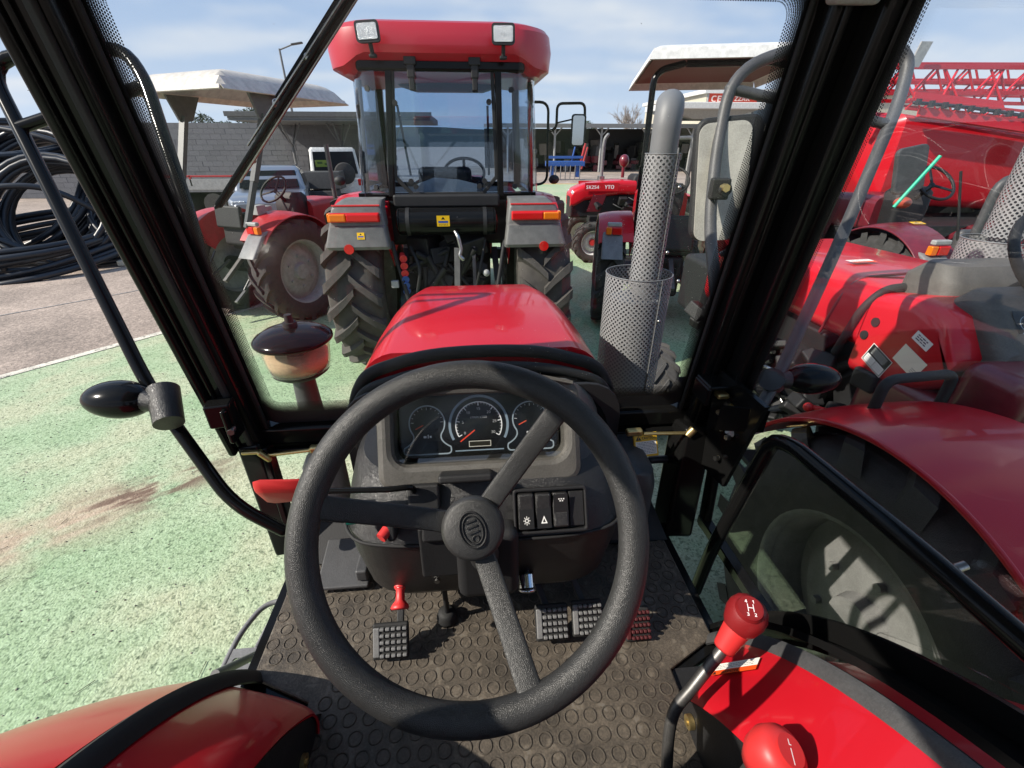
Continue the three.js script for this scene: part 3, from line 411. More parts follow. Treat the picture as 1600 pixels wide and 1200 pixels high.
    part(F, 'cover_bolt', [orient(new THREE.CylinderGeometry(.013, .013, .01, 14), [s * (xi0 + .002), .985, -.40], [-s, 0, 0]), orient(new THREE.CylinderGeometry(.006, .006, .016, 6), [s * (xi0 + .002), .985, -.40], [-s, 0, 0])], M.brass);
    if (s > 0) { const p = V(...cov(.175, .55)), a = V(...cov(.23, .55)).sub(p).normalize(), b = V(...cov(.175, .75)).sub(p).normalize(), n = a.clone().cross(b).normalize(); if (n.y < 0) n.negate(); const X = a.multiplyScalar(.75).addScaledVector(b, .5).normalize(); stick(F, 'warning_label', .095, .030, tDanger, p.addScaledVector(n, .006).toArray(), X.toArray(), n.clone().cross(X).toArray(), 'white and orange warning label'); }
    if (s < 0) part(F, 'seal_plug', [orient(ball(.016, [0, 0, 0], [1, .45, 1]), [-.50, ...arc(.924, 58)], [0, .8, -.5])], M.rubber);
    if (s < 0) stick(F, 'maker_plate', .12, .07, tSmall, [-.72, 1.335, -.225], [.8, 0, -.6], [0, .6, -.8], 'pale printed plate');
  }
  // gear levers
  part(T, 'gear_lever', [pipe([[.30, .86, -.28], [.297, .99, -.325], [.312, 1.09, -.372], [.345, 1.135, -.388], [.405, 1.195, -.418]], .0098, { smooth: 1, seg: 50 })], M.dsteel);
  { const a = V(.400, 1.188, -.416), d = V(.52, .80, -.28).normalize(), K = sub(T, 'gear_knob');
    part(K, 'knob_sleeve', [lathe([[.0, 0], [.016, 0], [.0175, .004], [.022, .045], [.024, .05], [0, .052]], a, d, 28)], M.redFlat);
    part(K, 'knob_head', [lathe([[0, .03], [.017, .035], [.027, .05], [.0325, .068], [.032, .082], [.026, .095], [.016, .1025], [0, .1045]], a, d, 36)], mat('dark_red_knob', [.20, .010, .012], .42, { speck: .0002 }));
    const c = a.clone().addScaledVector(d, .07), n = V(0, 1.95, 0).sub(c).normalize().multiplyScalar(.85).addScaledVector(d, .5).normalize(), f = c.clone().addScaledVector(n, .0346), X = V(.95, -.25, .2).cross(n).cross(n).multiplyScalar(-1).normalize();
    part(K, 'pattern_plate', [orient(new THREE.CylinderGeometry(.0195, .022, .008, 32), f.clone().addScaledVector(n, -.003), n)], mats.dark_red_knob);
    stick(K, 'shift_pattern', .036, 0, tShift, f.clone().addScaledVector(n, .0016).toArray(), X, n.clone().cross(X).toArray()); }
  { const a = V(.347, 1.228, -.247), d = V(.25, .86, .2).normalize(), K = sub(T, 'range_knob'); K.userData.label = 'red range lever knob at the fender';
    part(K, 'knob_head', [lathe([[0, 0], [.02, .0], [.03, .02], [.034, .038], [.031, .056], [.02, .066], [0, .069]], a, d, 32)], M.redFlat);
    stick(K, 'range_mark', .036, 0, tRange, a.clone().addScaledVector(d, .0697).toArray(), [.95, -.38, .2], d.clone().cross(V(.95, -.38, .2)).toArray());
    part(K, 'lever', [rod([.335, .95, -.26], a.toArray(), .009)], M.dsteel); }
  // right door, closed
  { const Dr = sub(T, 'right_door');
    part(Dr, 'door_frame', [bar([.672, 1.20, -.96], [.672, 2.30, -.78], .03, .04, [0, 0, 1], .008), bar([.66, .93, -.91], [.67, 1.24, -.965], .025, .04, [0, 0, 1], .008), bar([.66, .955, -.93], [.66, .965, -.60], .03, .03)], M.black);
    part(Dr, 'door_glass', [sheet((u, v) => { const y0 = u < .35 ? .97 : .56 + Math.sqrt(Math.max(0, .93 ** 2 - (Math.max(-.66, mix(-.96, .5, u)) - .25) ** 2)); const zf = mix(-.95, .5, u), y = mix(y0, 2.22, v); return [.668, y, zf + .16 * clamp((y - 1.25) / 1) * (1 - u)]; }, 24, 6, .004)], M.doorGlass);
    part(Dr, 'glass_border', [(() => { const g = new THREE.PlaneGeometry(1, 1, 1, 10), p = g.attributes.position, uv = g.attributes.uv; for (let i = 0; i < p.count; i++) { const a = p.getX(i) + .5, t = p.getY(i) + .5; p.setXYZ(i, .662, 1.25 + t, -.952 + .16 * t + .035 * a + .022); uv.setXY(i, t / .0086, a); } g.computeVertexNormals(); return g; })()], fritDots);
    part(Dr, 'grab_bar', [pipe([[.61, .80, -.80], [.61, .99, -.785], [.617, 1.40, -.715], [.617, 1.425, -.66], [.617, 1.44, -.40], [.617, 1.45, .1]], .0165, { fil: .06, seg: 70, rs: 16 })], M.black);
    part(Dr, 'bar_bolt', [rod([.62, 1.42, -.36], [.66, 1.44, -.36], .006)], M.steel);
    const G = part(Dr, 'gas_strut', [rod([.575, 1.235, -.165], [.585, 1.275, .2], .009)], M.chrome); part(Dr, 'strut_joint', [rod([.575, 1.16, -.20], [.575, 1.235, -.20], .012), ball(.014, [.575, 1.24, -.195]), rod([.575, 1.237, -.19], [.578, 1.245, -.13], .008)], M.matt); part(Dr, 'joint_collar', [rod([.575, 1.213, -.20], [.575, 1.222, -.20], .0145)], M.brass);
  }
  // mirror hoops outside the cab
  function hoop(s, P) {
    const h = sub(T, 'mirror_bracket');
    part(h, 'bracket_tube', [pipe(P.outer, s < 0 ? .0150 : .0165, { fil: .09, seg: 110, rs: 14 }), pipe(P.cross, .014, { seg: 10 })], s < 0 ? M.black : M.greyP);
    const d = P.egg[1].clone().sub(P.egg[0]).normalize();
    part(h, 'clamp', [rod(P.clamp[0], P.clamp[1], .033, .030, 24), rod(P.egg[0], P.egg[0].clone().lerp(P.egg[1], .5), .023, .026, 20)], M.plastic);
    const g = new THREE.SphereGeometry(1, 32, 22), p = g.attributes.position; for (let i = 0; i < p.count; i++) { const x = p.getX(i); p.setXYZ(i, x * .075, p.getY(i) * .042 * (1 - .12 * x), p.getZ(i) * .05); } g.computeVertexNormals();
    part(h, 'small_mirror', [basis(g, P.egg[1], d, [0, 1, 0])], M.black);
    return h;
  }
  hoop(-1, { outer: [[-.50, 1.105, -.84], [-.60, 1.19, -.85], [-.775, 1.43, -.985], [-1.06, 1.975, -1.31], [-1.14, 2.13, -1.40], [-.82, 2.155, -1.40], [-.77, 2.09, -1.36], [-.66, 1.77, -1.165], [-.60, 1.55, -1.02]], cross: [[-1.063, 1.985, -1.315], [-.775, 2.075, -1.36]], clamp: [[-.735, 1.445, -.97], [-.70, 1.395, -.90]], egg: [V(-.735, 1.43, -.94), V(-.825, 1.436, -.95)] });
  const hr = hoop(1, { outer: [[.66, 1.15, -.97], [.80, 1.31, -1.0], [.865, 1.40, -1.055], [1.04, 1.70, -1.21], [1.24, 2.06, -1.40], [1.27, 2.19, -1.455], [.93, 2.19, -1.47], [.755, 2.13, -1.46], [.725, 1.95, -1.41], [.685, 1.75, -1.29], [.64, 1.55, -1.06]], cross: [[1.20, 2.0, -1.37], [.75, 2.09, -1.45]], clamp: [[.815, 1.375, -1.02], [.845, 1.345, -1.045]], egg: [V(.84, 1.365, -1.03), V(.935, 1.372, -1.02)] });
  { const o = [.765, 1.855, -1.40], X = [.97, .08, .22], Y = [.02, .97, -.22];
    part(hr, 'mirror_housing', [basis(ext(rrect(.19, .34, .035, 6), .04, { bevel: .01 }), o, X, Y)], M.matt);
    part(hr, 'mirror_film', [basis(ext(rrect(.145, .325, .03, 6), .004, { bevel: .001 }), [o[0] - .018, o[1] - .006, o[2] + .022], X, Y)], mat('dusty_film', [.42, .41, .36], .5, { scuff: 1, speck: .0006 }), 'dusty film over the big mirror glass');
    part(hr, 'mirror_clamp', [box(.05, .055, .04, [.70, 1.84, -1.30], [0, -.3, 0]), rod([.70, 1.84, -1.275], [.70, 1.84, -1.26], .016)], M.rubber); part(hr, 'clamp_nut', [orient(new THREE.CylinderGeometry(.011, .011, .02, 6), [.695, 1.845, -1.262], [0, 0, 1])], M.brass); }
  { const St = sub(T, 'entry_step'); part(St, 'step_loop', [pipe([[-.56, .80, -.93], [-.61, .705, -.945], [-.685, .70, -.94], [-.72, .70, -.85], [-.722, .70, -.70]], .008, { fil: .05, seg: 50 }), pipe([[-.60, .70, -.92], [-.645, .70, -.90], [-.655, .70, -.80]], .006, { fil: .03 }), rod([-.61, .70, -.80], [-.60, .93, -.60], .01)], M.grey); part(St, 'step_plate', [basis(ext(rrect(.12, .13, .01, 3), .006, { bevel: .001, holes: [rrect(.07, .018, .008, 3).map(([x, y]) => [x, y + .03]).reverse(), rrect(.07, .018, .008, 3).map(([x, y]) => [x, y - .02]).reverse()] }), [-.668, .702, -.735], [1, 0, 0], [0, 0, -1])], M.grey); }
  // intake pre-cleaner and exhaust beside the bonnet
  { const Q = sub(T, 'pre_cleaner', [-.618, 0, -1.45]); const o = [0, 0, 0];
    part(Q, 'intake_pipe', [lathe([[.048, .85], [.046, 1.0], [.038, 1.2], [.036, 1.25], [0, 1.25]], o)], M.greyP);
    part(Q, 'bowl', [lathe([[.036, 1.243], [.075, 1.246], [.098, 1.262], [.104, 1.29], [.112, 1.36], [.112, 1.372]], o, [0, 1, 0], 48)], M.amberClear);
    part(Q, 'bowl_base', [lathe([[.03, 1.232], [.072, 1.236], [.094, 1.252], [.096, 1.262], [.07, 1.252], [.03, 1.246]], o, [0, 1, 0], 40)], M.rubber);
    part(Q, 'dust_fill', [lathe([[.034, 1.262], [.092, 1.266], [.098, 1.29], [.102, 1.318], [.06, 1.322], [.034, 1.318]], o, [0, 1, 0], 32)], mat('collected_dust', [.58, .48, .34], .95, { scuff: 1, speck: .001 }));
    part(Q, 'inner_core', [rod([0, 1.25, 0], [0, 1.37, 0], .034, .034, 20)], M.matt);
    part(Q, 'lid', [lathe([[.122, 1.362], [.127, 1.368], [.127, 1.376], [.118, 1.386], [.09, 1.402], [.05, 1.413], [0, 1.417]], o, [0, 1, 0], 56)], M.black);
    part(Q, 'lid_knob', [rod([0, 1.41, 0], [0, 1.43, 0], .024, .022, 18), rod([0, 1.43, 0], [0, 1.456, 0], .014, .012, 14)], M.rubber); }
  { const Q = sub(T, 'exhaust', [.662, 0, -1.65]);
    part(Q, 'silencer', [rod([-.026, .85, 0], [-.026, 1.42, 0], .095, .095, 32)], M.heat);
    part(Q, 'exhaust_pipe', [pipe([[0, 1.40, 0], [0, 1.75, 0], [0, 1.97, 0], [.001, 2.015, -.004], [.008, 2.05, -.018], [.02, 2.07, -.05]], .046, { smooth: 1, seg: 50, rs: 28, open: 1 })], M.heat);
    part(Q, 'lower_guard', perfTube(.125, .60, [-.026, 1.215, 0], .0186, .9), perf); part(Q, 'guard_rim', [ring(.125, .0025, [-.026, 1.515, 0], [Math.PI / 2, 0, 0]), box(.002, .6, .012, [.02, 1.215, .117])], M.heat);
    part(Q, 'upper_guard', perfTube(.0585, .44, [0, 1.70, 0], .0195, .9), perf); part(Q, 'guard_rim', [ring(.0585, .002, [0, 1.922, 0], [Math.PI / 2, 0, 0]), box(.002, .48, .01, [.03, 1.70, .051])], M.heat);
    parts(Q, 'guard_screw', [[.055, 1.82, .05], [.05, 1.60, .05], [.03, 1.36, .12], [.1, 1.5, .075]].map((p) => ball(.007, p)), M.steel); }
}
// ---------------------------------------------------------------- wheels
function wheelGroup(parent, name, o) { // axle along x, outer face towards +x
  const W = sub(parent, name), { R, w, rim, lugs } = o, lh = o.lh ?? R * .055, Rt = R - lh, h = w / 2;
  const prof = [[rim, -h * .72], [rim * 1.04, -h * .82], [mix(rim, Rt, .4), -h * 1.02], [mix(rim, Rt, .75), -h * 1.0], [Rt * .975, -h * .86], [Rt, -h * .55], [Rt * 1.004, 0], [Rt, h * .55], [Rt * .975, h * .86], [mix(rim, Rt, .75), h * 1.0], [mix(rim, Rt, .4), h * 1.02], [rim * 1.04, h * .82], [rim, h * .72]];
  const g = [lathe(prof, [0, 0, 0], [1, 0, 0], 56)], step = 2 * Math.PI / lugs;
  for (let i = 0; i < lugs; i++) for (const s of [-1, 1]) {
    const p0 = (i + (s > 0 ? .5 : 0)) * step, secs = [];
    for (const t of [-.06, .3, .62, .88, 1.0]) {
      const a = s * h * t, ph = p0 + step * .95 * (t < .3 ? t * 1.0 : .3 + (t - .3) * .82), top = R - (t > .8 ? lh * (t - .8) * 2.2 : 0), bot = Rt * (t > .8 ? mix(.98, .90, (t - .8) / .2) : .985), wd = step * mix(.15, .22, clamp(t));
      const P = (r, q) => [a * (r > Rt ? 1 : 1.02), r * Math.cos(ph + q), -r * Math.sin(ph + q)];
      secs.push([P(bot, -wd), P(top, -wd * .72), P(top, wd * .72), P(bot, wd)]);
    }
    g.push(loft(secs, { crease: .4 }));
  }
  part(W, 'tyre', g, o.tyre ?? M.tyre);
  const k = h * .72, rw = rim;
  part(W, 'rim', [lathe([[rw * 1.035, k + .012], [rw * 1.03, k - .004], [rw * .97, k * .75], [rw * .93, k * .5], [rw * .92, -k * .6], [rw * 1.0, -k]], [0, 0, 0], [1, 0, 0], 48), lathe([[rw * 1.035, k + .012], [rw * .98, k + .006], [rw * .96, k * .8]], [0, 0, 0], [1, 0, 0], 48), lathe([[rw * .93, k * -.2], [rw * .80, k * -.12], [rw * .66, k * (o.dish ?? .5)], [rw * .42, k * (o.dish ?? .5)], [rw * .38, k * .2], [0, k * .2]], [0, 0, 0], [1, 0, 0], 40)], o.mat ?? M.grey);
  const kd = k * (o.dish ?? .5);
  for (let i = 0; i < 6; i++) { const a = i * Math.PI / 3, y = rw * .5 * Math.cos(a), z = rw * .5 * Math.sin(a); part(W, 'wheel_bolt', rod([kd, y, z], [kd + rw * .06, y, z], rw * .045, rw * .045, 6), o.mat ?? M.grey); }
  part(W, 'hub', [rod([0, 0, 0], [kd + rw * .12, 0, 0], rw * .30, rw * .24, 24)], o.hub ?? o.mat ?? M.grey); return W;
}
// ---------------------------------------------------------------- the big cab tractor ahead
{
  const T = thing('cab_tractor', 'large red cab tractor straight ahead with rounded roof and two rear work lamps', 'tractor', [-.19, 0, -4.31]);
  for (const s of [-1, 1]) {
    const w = wheelGroup(T, 'rear_wheel', { R: .77, w: .45, rim: .43, lugs: 20, mat: M.pale, tyre: M.tyreDusty, lh: .05 }); w.position.set(s * .79, .77, 0); if (s < 0) w.rotation.y = Math.PI;
    const f = wheelGroup(T, 'front_wheel', { R: .52, w: .33, rim: .30, lugs: 18, mat: M.pale, tyre: M.tyreDusty }); f.position.set(s * .80, .52, -2.45); if (s < 0) f.rotation.y = Math.PI;
    const F = sub(T, 'rear_fender');
    part(F, 'fender_shell', [sheet((u, v) => { const a = mix(-35, 44, u) * D2R, R = .90 - .03 * (2 * v - 1) ** 2; return [s * mix(.50, .93, v), .68 + R * Math.cos(a), R * Math.sin(a)]; }, 20, 6, .008), sheet((u, v) => { const a = mix(-35, 44, u) * D2R, R = mix(.45, .87, v); return [s * .50, .68 + R * Math.cos(a), R * Math.sin(a)]; }, 20, 1, .008)], M.red);
    // grey rear cover: leans forward at the top, lamp ledge above
    const q = (x, y, z) => [s * x, y, z];
    part(F, 'rear_cover', [loft([[1.225, .45, .93, .60, .70], [1.25, .45, .94, .58, .715], [1.39, .47, .90, .54, .685], [1.40, .47, .90, .50, .66], [1.515, .485, .87, .46, .645], [1.53, .49, .86, .42, .64], [1.575, .49, .80, .36, .56]].map(([y, x0, x1, z0, z1]) => rrect(x1 - x0, z1 - z0, .03, 3).map(([a, b]) => [s * ((x0 + x1) / 2) + a, y, (z0 + z1) / 2 + b])), { crease: .5 })], mat('dusty_grey_cover', [.15, .148, .142], .5, { scuff: 1 }));
    part(F, 'cover_edge', [bar(q(.50, 1.541, .635), q(.86, 1.541, .635), .012, .012)], M.redFlat);
    const L = sub(F, 'tail_lamp'); part(L, 'lamp_shell', [box(.37, .068, .04, [s * .69, 1.46, .665], undefined, .01), box(.245, .056, .024, [s * .628, 1.46, .69], undefined, .012)], M.redLens); part(F, 'turn_lamp', [box(.125, .056, .026, [s * .815, 1.46, .691], undefined, .012), box(.03, .068, .06, [s * .878, 1.46, .66], undefined, .01)], M.amber);
    part(F, 'reflector', [orient(new THREE.CylinderGeometry(.037, .037, .014, 28), [s * .76, 1.235, .715], [0, 0, 1])], M.redLens);
    if (s < 0) stick(F, 'warning_sticker', .055, .05, tWarn, [-.66, 1.33, .7015], [1, 0, 0], [0, 1, -.2]);
  }
  // cab
  const y0 = 1.57, y1 = 2.47, pil = (a, b, r) => bar(a, b, r, r, [0, 0, 1], .012);
  part(T, 'cab_frame', [pil([-.44, y0, .37], [-.36, y1, .34], .05), pil([.44, y0, .37], [.43, y1, .34], .05), bar([-.66, y0, .30], [.70, y0, .30], .05, .06), bar([-.66, y1, .25], [.70, y1, .25], .06, .06), pil([-.70, y0, -.9], [-.62, y1, -.75], .07), pil([.70, y0, -.9], [.66, y1, -.75], .07), pil([-.72, y0, -.05], [-.66, y1, -.05], .045), pil([.74, y0, -.05], [.72, y1, -.05], .045), bar([-.7, y0, -.9], [.7, y0, -.9], .06, .06), bar([-.70, y0, .28], [-.72, y0, -.9], .05, .05), bar([.72, y0, .28], [.72, y0, -.9], .05, .05)], M.black);
  part(T, 'lower_cab', [box(1.30, .40, 1.1, [0, 1.36, -.33], undefined, .05), box(.86, .1, .12, [0, 1.545, .36], undefined, .02)], M.matt);
  const octo = [[-.345, .88], [-.405, .20], [-.405, .12], [-.28, -.01], [.30, -.01], [.42, .12], [.42, .20], [.40, .88]], inn = [[-.32, .855], [-.378, .20], [-.378, .135], [-.268, .018], [.29, .018], [.394, .135], [.394, .20], [.375, .855]];
  const RW = sub(T, 'rear_window', [0, 1.59, .375], [-.03, 0, 0]);
  part(RW, 'window_seal', [ext(octo, .02, { holes: [inn.slice().reverse()], bevel: .004 })], M.rubber); part(RW, 'pane', [ext(octo, .004, { bevel: 0 })], M.tint);
  parts(RW, 'window_latch', [[-.34, .63], [.36, .64], [-.24, .06], [.27, .06], [-.275, .1], [.31, .1]].map(([x, y]) => orient(new THREE.CylinderGeometry(.02, .02, .022, 16), [x, y, .012], [0, 0, 1])), M.matt);
  part(RW, 'gas_strut', [rod([-.33, .62, -.03], [-.28, .14, -.05], .009), rod([.35, .62, -.03], [.35, .14, -.05], .009)], M.matt);
  parts(RW, 'hinge', [-.20, .26].map((x) => [box(.085, .05, .06, [x, .885, .03]), box(.055, .10, .035, [x, .83, .035], undefined, .01), box(.04, .10, .028, [x, .755, .035], undefined, .008)]), M.matt);
  for (const s of [-1, 1]) { // rounded quarter panes and side glass
    const Q = sub(T, 'quarter_window'); const R = (v) => mix(s < 0 ? .74 : .79, s < 0 ? .66 : .74, v);
    part(Q, 'pane', [sheet((u, v) => { const a = u * Math.PI / 2 * .95; const xc = s < 0 ? .465 : .455, rx = R(v) - xc; return [s * (xc + rx * Math.sin(a)), y0 + .02 + v * .86, .02 + .345 * Math.cos(a)]; }, 12, 3, .004)], M.tint);
    parts(Q, 'window_latch', [[.56, .055], [.53, .72]].map(([x, y]) => orient(new THREE.CylinderGeometry(.019, .019, .02, 16), [s * x, y0 + .02 + y, .345], [s * .4, 0, 1])), M.matt);
    part(T, 'side_window', [slab([s * .735, y0, -.05], [s * .715, y0, -.9], [s * .66, y1, -.75], [s * .70, y1, -.05], .004)], M.tint);
  }
  part(T, 'windscreen', [slab([-.68, y0 - .1, -.93], [.68, y0 - .1, -.93], [.62, y1, -.77], [-.62, y1, -.77], .004)], M.tint);
  part(T, 'roof_lining', [box(1.2, .03, 1.05, [.02, 2.47, -.25], undefined, .01), loft([[2.46, .5, .2], [2.40, .44, .12], [2.36, .30, .06]].map(([y, w, d]) => rrect(w * 2, d * 2, d * .5).map(([x, z]) => [x + .05, y, z - .45])))], M.greyP);
  const rs = (y, w, zb, zf, r) => rrect(w * 2, zb - zf, r, 8).map(([x, z]) => [x + .02, y < 2.52 ? y - .075 * sst(.52, .72, Math.abs(x)) : y, (zb + zf) / 2 + z + .06 * Math.max(0, z) * (1 - (x / w) ** 2)]);
  part(T, 'roof', [loft([rs(2.475, .74, .33, -.92, .16), rs(2.495, .76, .36, -.98, .18), rs(2.515, .825, .405, -1.08, .3), rs(2.56, .84, .415, -1.1, .32), rs(2.66, .825, .40, -1.08, .32), rs(2.69, .80, .385, -1.05, .32), rs(2.705, .76, .355, -1.0, .32), rs(2.735, .56, .1, -.75, .24), rs(2.74, .3, -.15, -.5, .1)], { crease: .45 })], mat('crimson_roof', [.40, .010, .022], .36, { x: { clearcoat: .3, clearcoatRoughness: .2 } }));
  part(T, 'roof_band', [box(1.22, .075, .05, [.02, 2.452, .35], undefined, .02)], M.black);
  for (const [x, tilt] of [[-.44, .06], [.462, 0]]) { const L = sub(T, 'work_lamp', [x, 2.602, .50], [-.06, -.05, tilt]);
    part(L, 'lamp_shell', [loft([[0, .135, .10], [.03, .15, .112], [.062, .158, .12], [.07, .158, .12]].map(([z, w, h]) => rrect(w, h, .02, 3).map(([a, b]) => [a, b, z])), { crease: .6 })], M.matt);
    part(L, 'lens', [basis(ext(rrect(.132, .09, .012), .006), [0, 0, .071], [1, 0, 0], [0, 1, 0]), ball(.03, [0, 0, .064], [1, 1, .4])], M.lens);
    part(L, 'bracket', [rod([0, -.055, .03], [0, -.13, 0], .014), box(.05, .02, .04, [0, -.12, 0])], M.matt); }
  // inside the cab
  part(T, 'cab_seat', [box(.48, .12, .46, [-.02, 1.45, -.25], undefined, .05), box(.46, .36, .10, [-.02, 1.6, .0], [.12, 0, 0], .05)], M.matt);
  { const w = sub(T, 'steering_wheel', [.14, 1.70, -.62], [-.9, 0, 0]); part(w, 'rim', [ring(.20, .015, [0, 0, 0])], M.matt); parts(w, 'spoke', [0, 2.1, 4.2].map((a) => bar([0, 0, -.04], [.2 * Math.sin(a), .2 * Math.cos(a), 0], .03, .012, [0, 0, 1])), M.matt); part(w, 'column', [rod([0, 0, -.03], [0, -.05, -.4], .03)], M.matt); }
  part(T, 'dash', [box(.5, .3, .25, [.1, 1.5, -.8], undefined, .06)], M.matt); part(T, 'sheet_cover', [loft([[-.25, .0], [-.1, .05], [.1, .035], [.25, .0]].map(([x, h]) => [[x, 1.6, .3], [x, 1.66 + h, .28], [x, 1.655 + h, .2], [x, 1.6, .18]]))], M.pale, 'pale film over the rear shelf');
  // rear: air tank with straps, hitch, hoses
  part(T, 'air_tank', [rod([-.375, 1.40, .50], [.37, 1.40, .50], .103, .103, 40)], M.black); parts(T, 'tank_end', [-.385, .38].map((x) => orient(ball(.101, [0, 0, 0], [1, .25, 1]), [x, 1.40, .50], [1, 0, 0])), M.black);
  parts(T, 'tank_strap', [-.31, .30].map((x) => mv(new THREE.CylinderGeometry(.107, .107, .03, 36, 1, true), [x, 1.40, .50], [0, 0, Math.PI / 2])), M.matt);
  stick(T, 'tank_label', .10, .082, tWarn, [-.03, 1.418, .6055], [1, 0, 0], [0, 1, .1], 'yellow label on the air tank');
  const bl = []; for (let i = 0; i < 34; i++) bl.push(box(rr(.05, .3), rr(.05, .22), rr(.08, .3), [rr(-.34, .36), rr(.55, 1.25), rr(.1, .42)], [rr(-.4, .4), rr(-.5, .5), rr(-.5, .5)], .012)); for (let i = 0; i < 18; i++) bl.push(rod([rr(-.4, .4), rr(.5, 1.2), rr(.25, .5)], [rr(-.4, .4), rr(.4, 1.2), rr(.3, .55)], rr(.012, .03)));
  part(T, 'rear_gearbox', [box(.7, .7, .7, [0, .86, -.1], undefined, .06), bl], M.matt);
  part(T, 'lift_arm', [bar([-.38, 1.15, .3], [-.42, .62, .72], .05, .03), bar([.38, 1.15, .3], [.42, .62, .72], .05, .03), rod([-.46, 1.26, .55], [-.34, .70, .66], .018), rod([.46, 1.26, .55], [.36, .72, .66], .018)], M.matt);
  part(T, 'lift_hook', [pipe([[.06, 1.33, .58], [.08, 1.30, .62], [.10, 1.2, .63], [.085, 1.15, .64], [.11, 1.13, .645]], .018, { fil: .02 })], M.steel); part(T, 'top_link', [bar([.07, 1.2, .55], [.05, .75, .62], .05, .04), bar([.2, 1.2, .5], [.2, .8, .58], .03, .03)], M.dsteel);
  for (const [y, m] of [[1.15, M.redFlat], [1.09, M.redFlat], [1.03, M.redFlat], [.98, M.blue], [.93, M.blue], [.88, M.blue]]) part(T, 'hose_coupling', [rod([-.39, y, .54], [-.37, y - .015, .62], .022, .022, 14), ring(.025, .006, [-.37, y - .015, .62], [.2, .2, 0], 18, 8)], m);
  part(T, 'hose', [pipe([[-.32, 1.2, .5], [-.25, 1.05, .62], [-.3, .8, .6]], .014, { smooth: 1 }), pipe([[.3, 1.25, .5], [.24, 1.0, .6], [.2, .8, .5]], .012, { smooth: 1 })], M.rubber); part(T, 'socket_cap', [box(.06, .06, .04, [-.46, .93, .62]), ball(.03, [.30, 1.0, .6])], M.pale);
  // bonnet, front, mirrors
  part(T, 'bonnet', [loft([[-.95, .42, 1.62], [-1.6, .40, 1.62], [-2.6, .36, 1.55], [-3.2, .33, 1.42], [-3.4, .28, 1.2]].map(([z, w, t]) => rrect(w * 2, t - .8, .09).map(([x, y]) => [x, (t + .8) / 2 + y, z])))], M.red); part(T, 'chassis', [box(.5, .5, 3.2, [0, .65, -1.6], undefined, .05), box(1.4, .14, .16, [0, .52, -2.45])], M.matt);
  for (const s of [1]) { const B = sub(T, 'mirror_bracket'); part(B, 'bracket_tube', [pipe([[s * .72, 2.28, -.30], [s * .92, 2.28, -.3], [s * .93, 1.62, -.3], [s * .74, 1.6, -.3]], .012, { fil: .08, seg: 40 }), pipe([[s * .93, 2.05, -.3], [s * 1.0, 2.08, -.3], [s * 1.0, 2.27, -.3], [s * 1.25, 2.275, -.3], [s * 1.26, 2.15, -.3]], .012, { fil: .05, seg: 40 }), rod([s * 1.0, 2.12, -.3], [s * 1.25, 2.17, -.3], .007)], M.black); part(B, 'mirror_housing', [basis(ext(rrect(.135, .26, .025), .04, { bevel: .008 }), [s * 1.20, 2.06, -.28], [1, 0, -s * .2], [0, 1, 0])], M.matt); part(B, 'mirror_glass', [basis(ext(rrect(.112, .235, .02), .004, { bevel: .001 }), [s * 1.20 - s * .005, 2.06, -.2585], [1, 0, -s * .2], [0, 1, 0])], M.mirror); }
  part(T, 'side_lamp', [ball(.05, [.98, 1.66, -.2], [1, .8, .8])], M.matt); part(T, 'side_lamp', [ball(.05, [-.98, 1.66, -.2], [1, .8, .8])], M.matt);
}
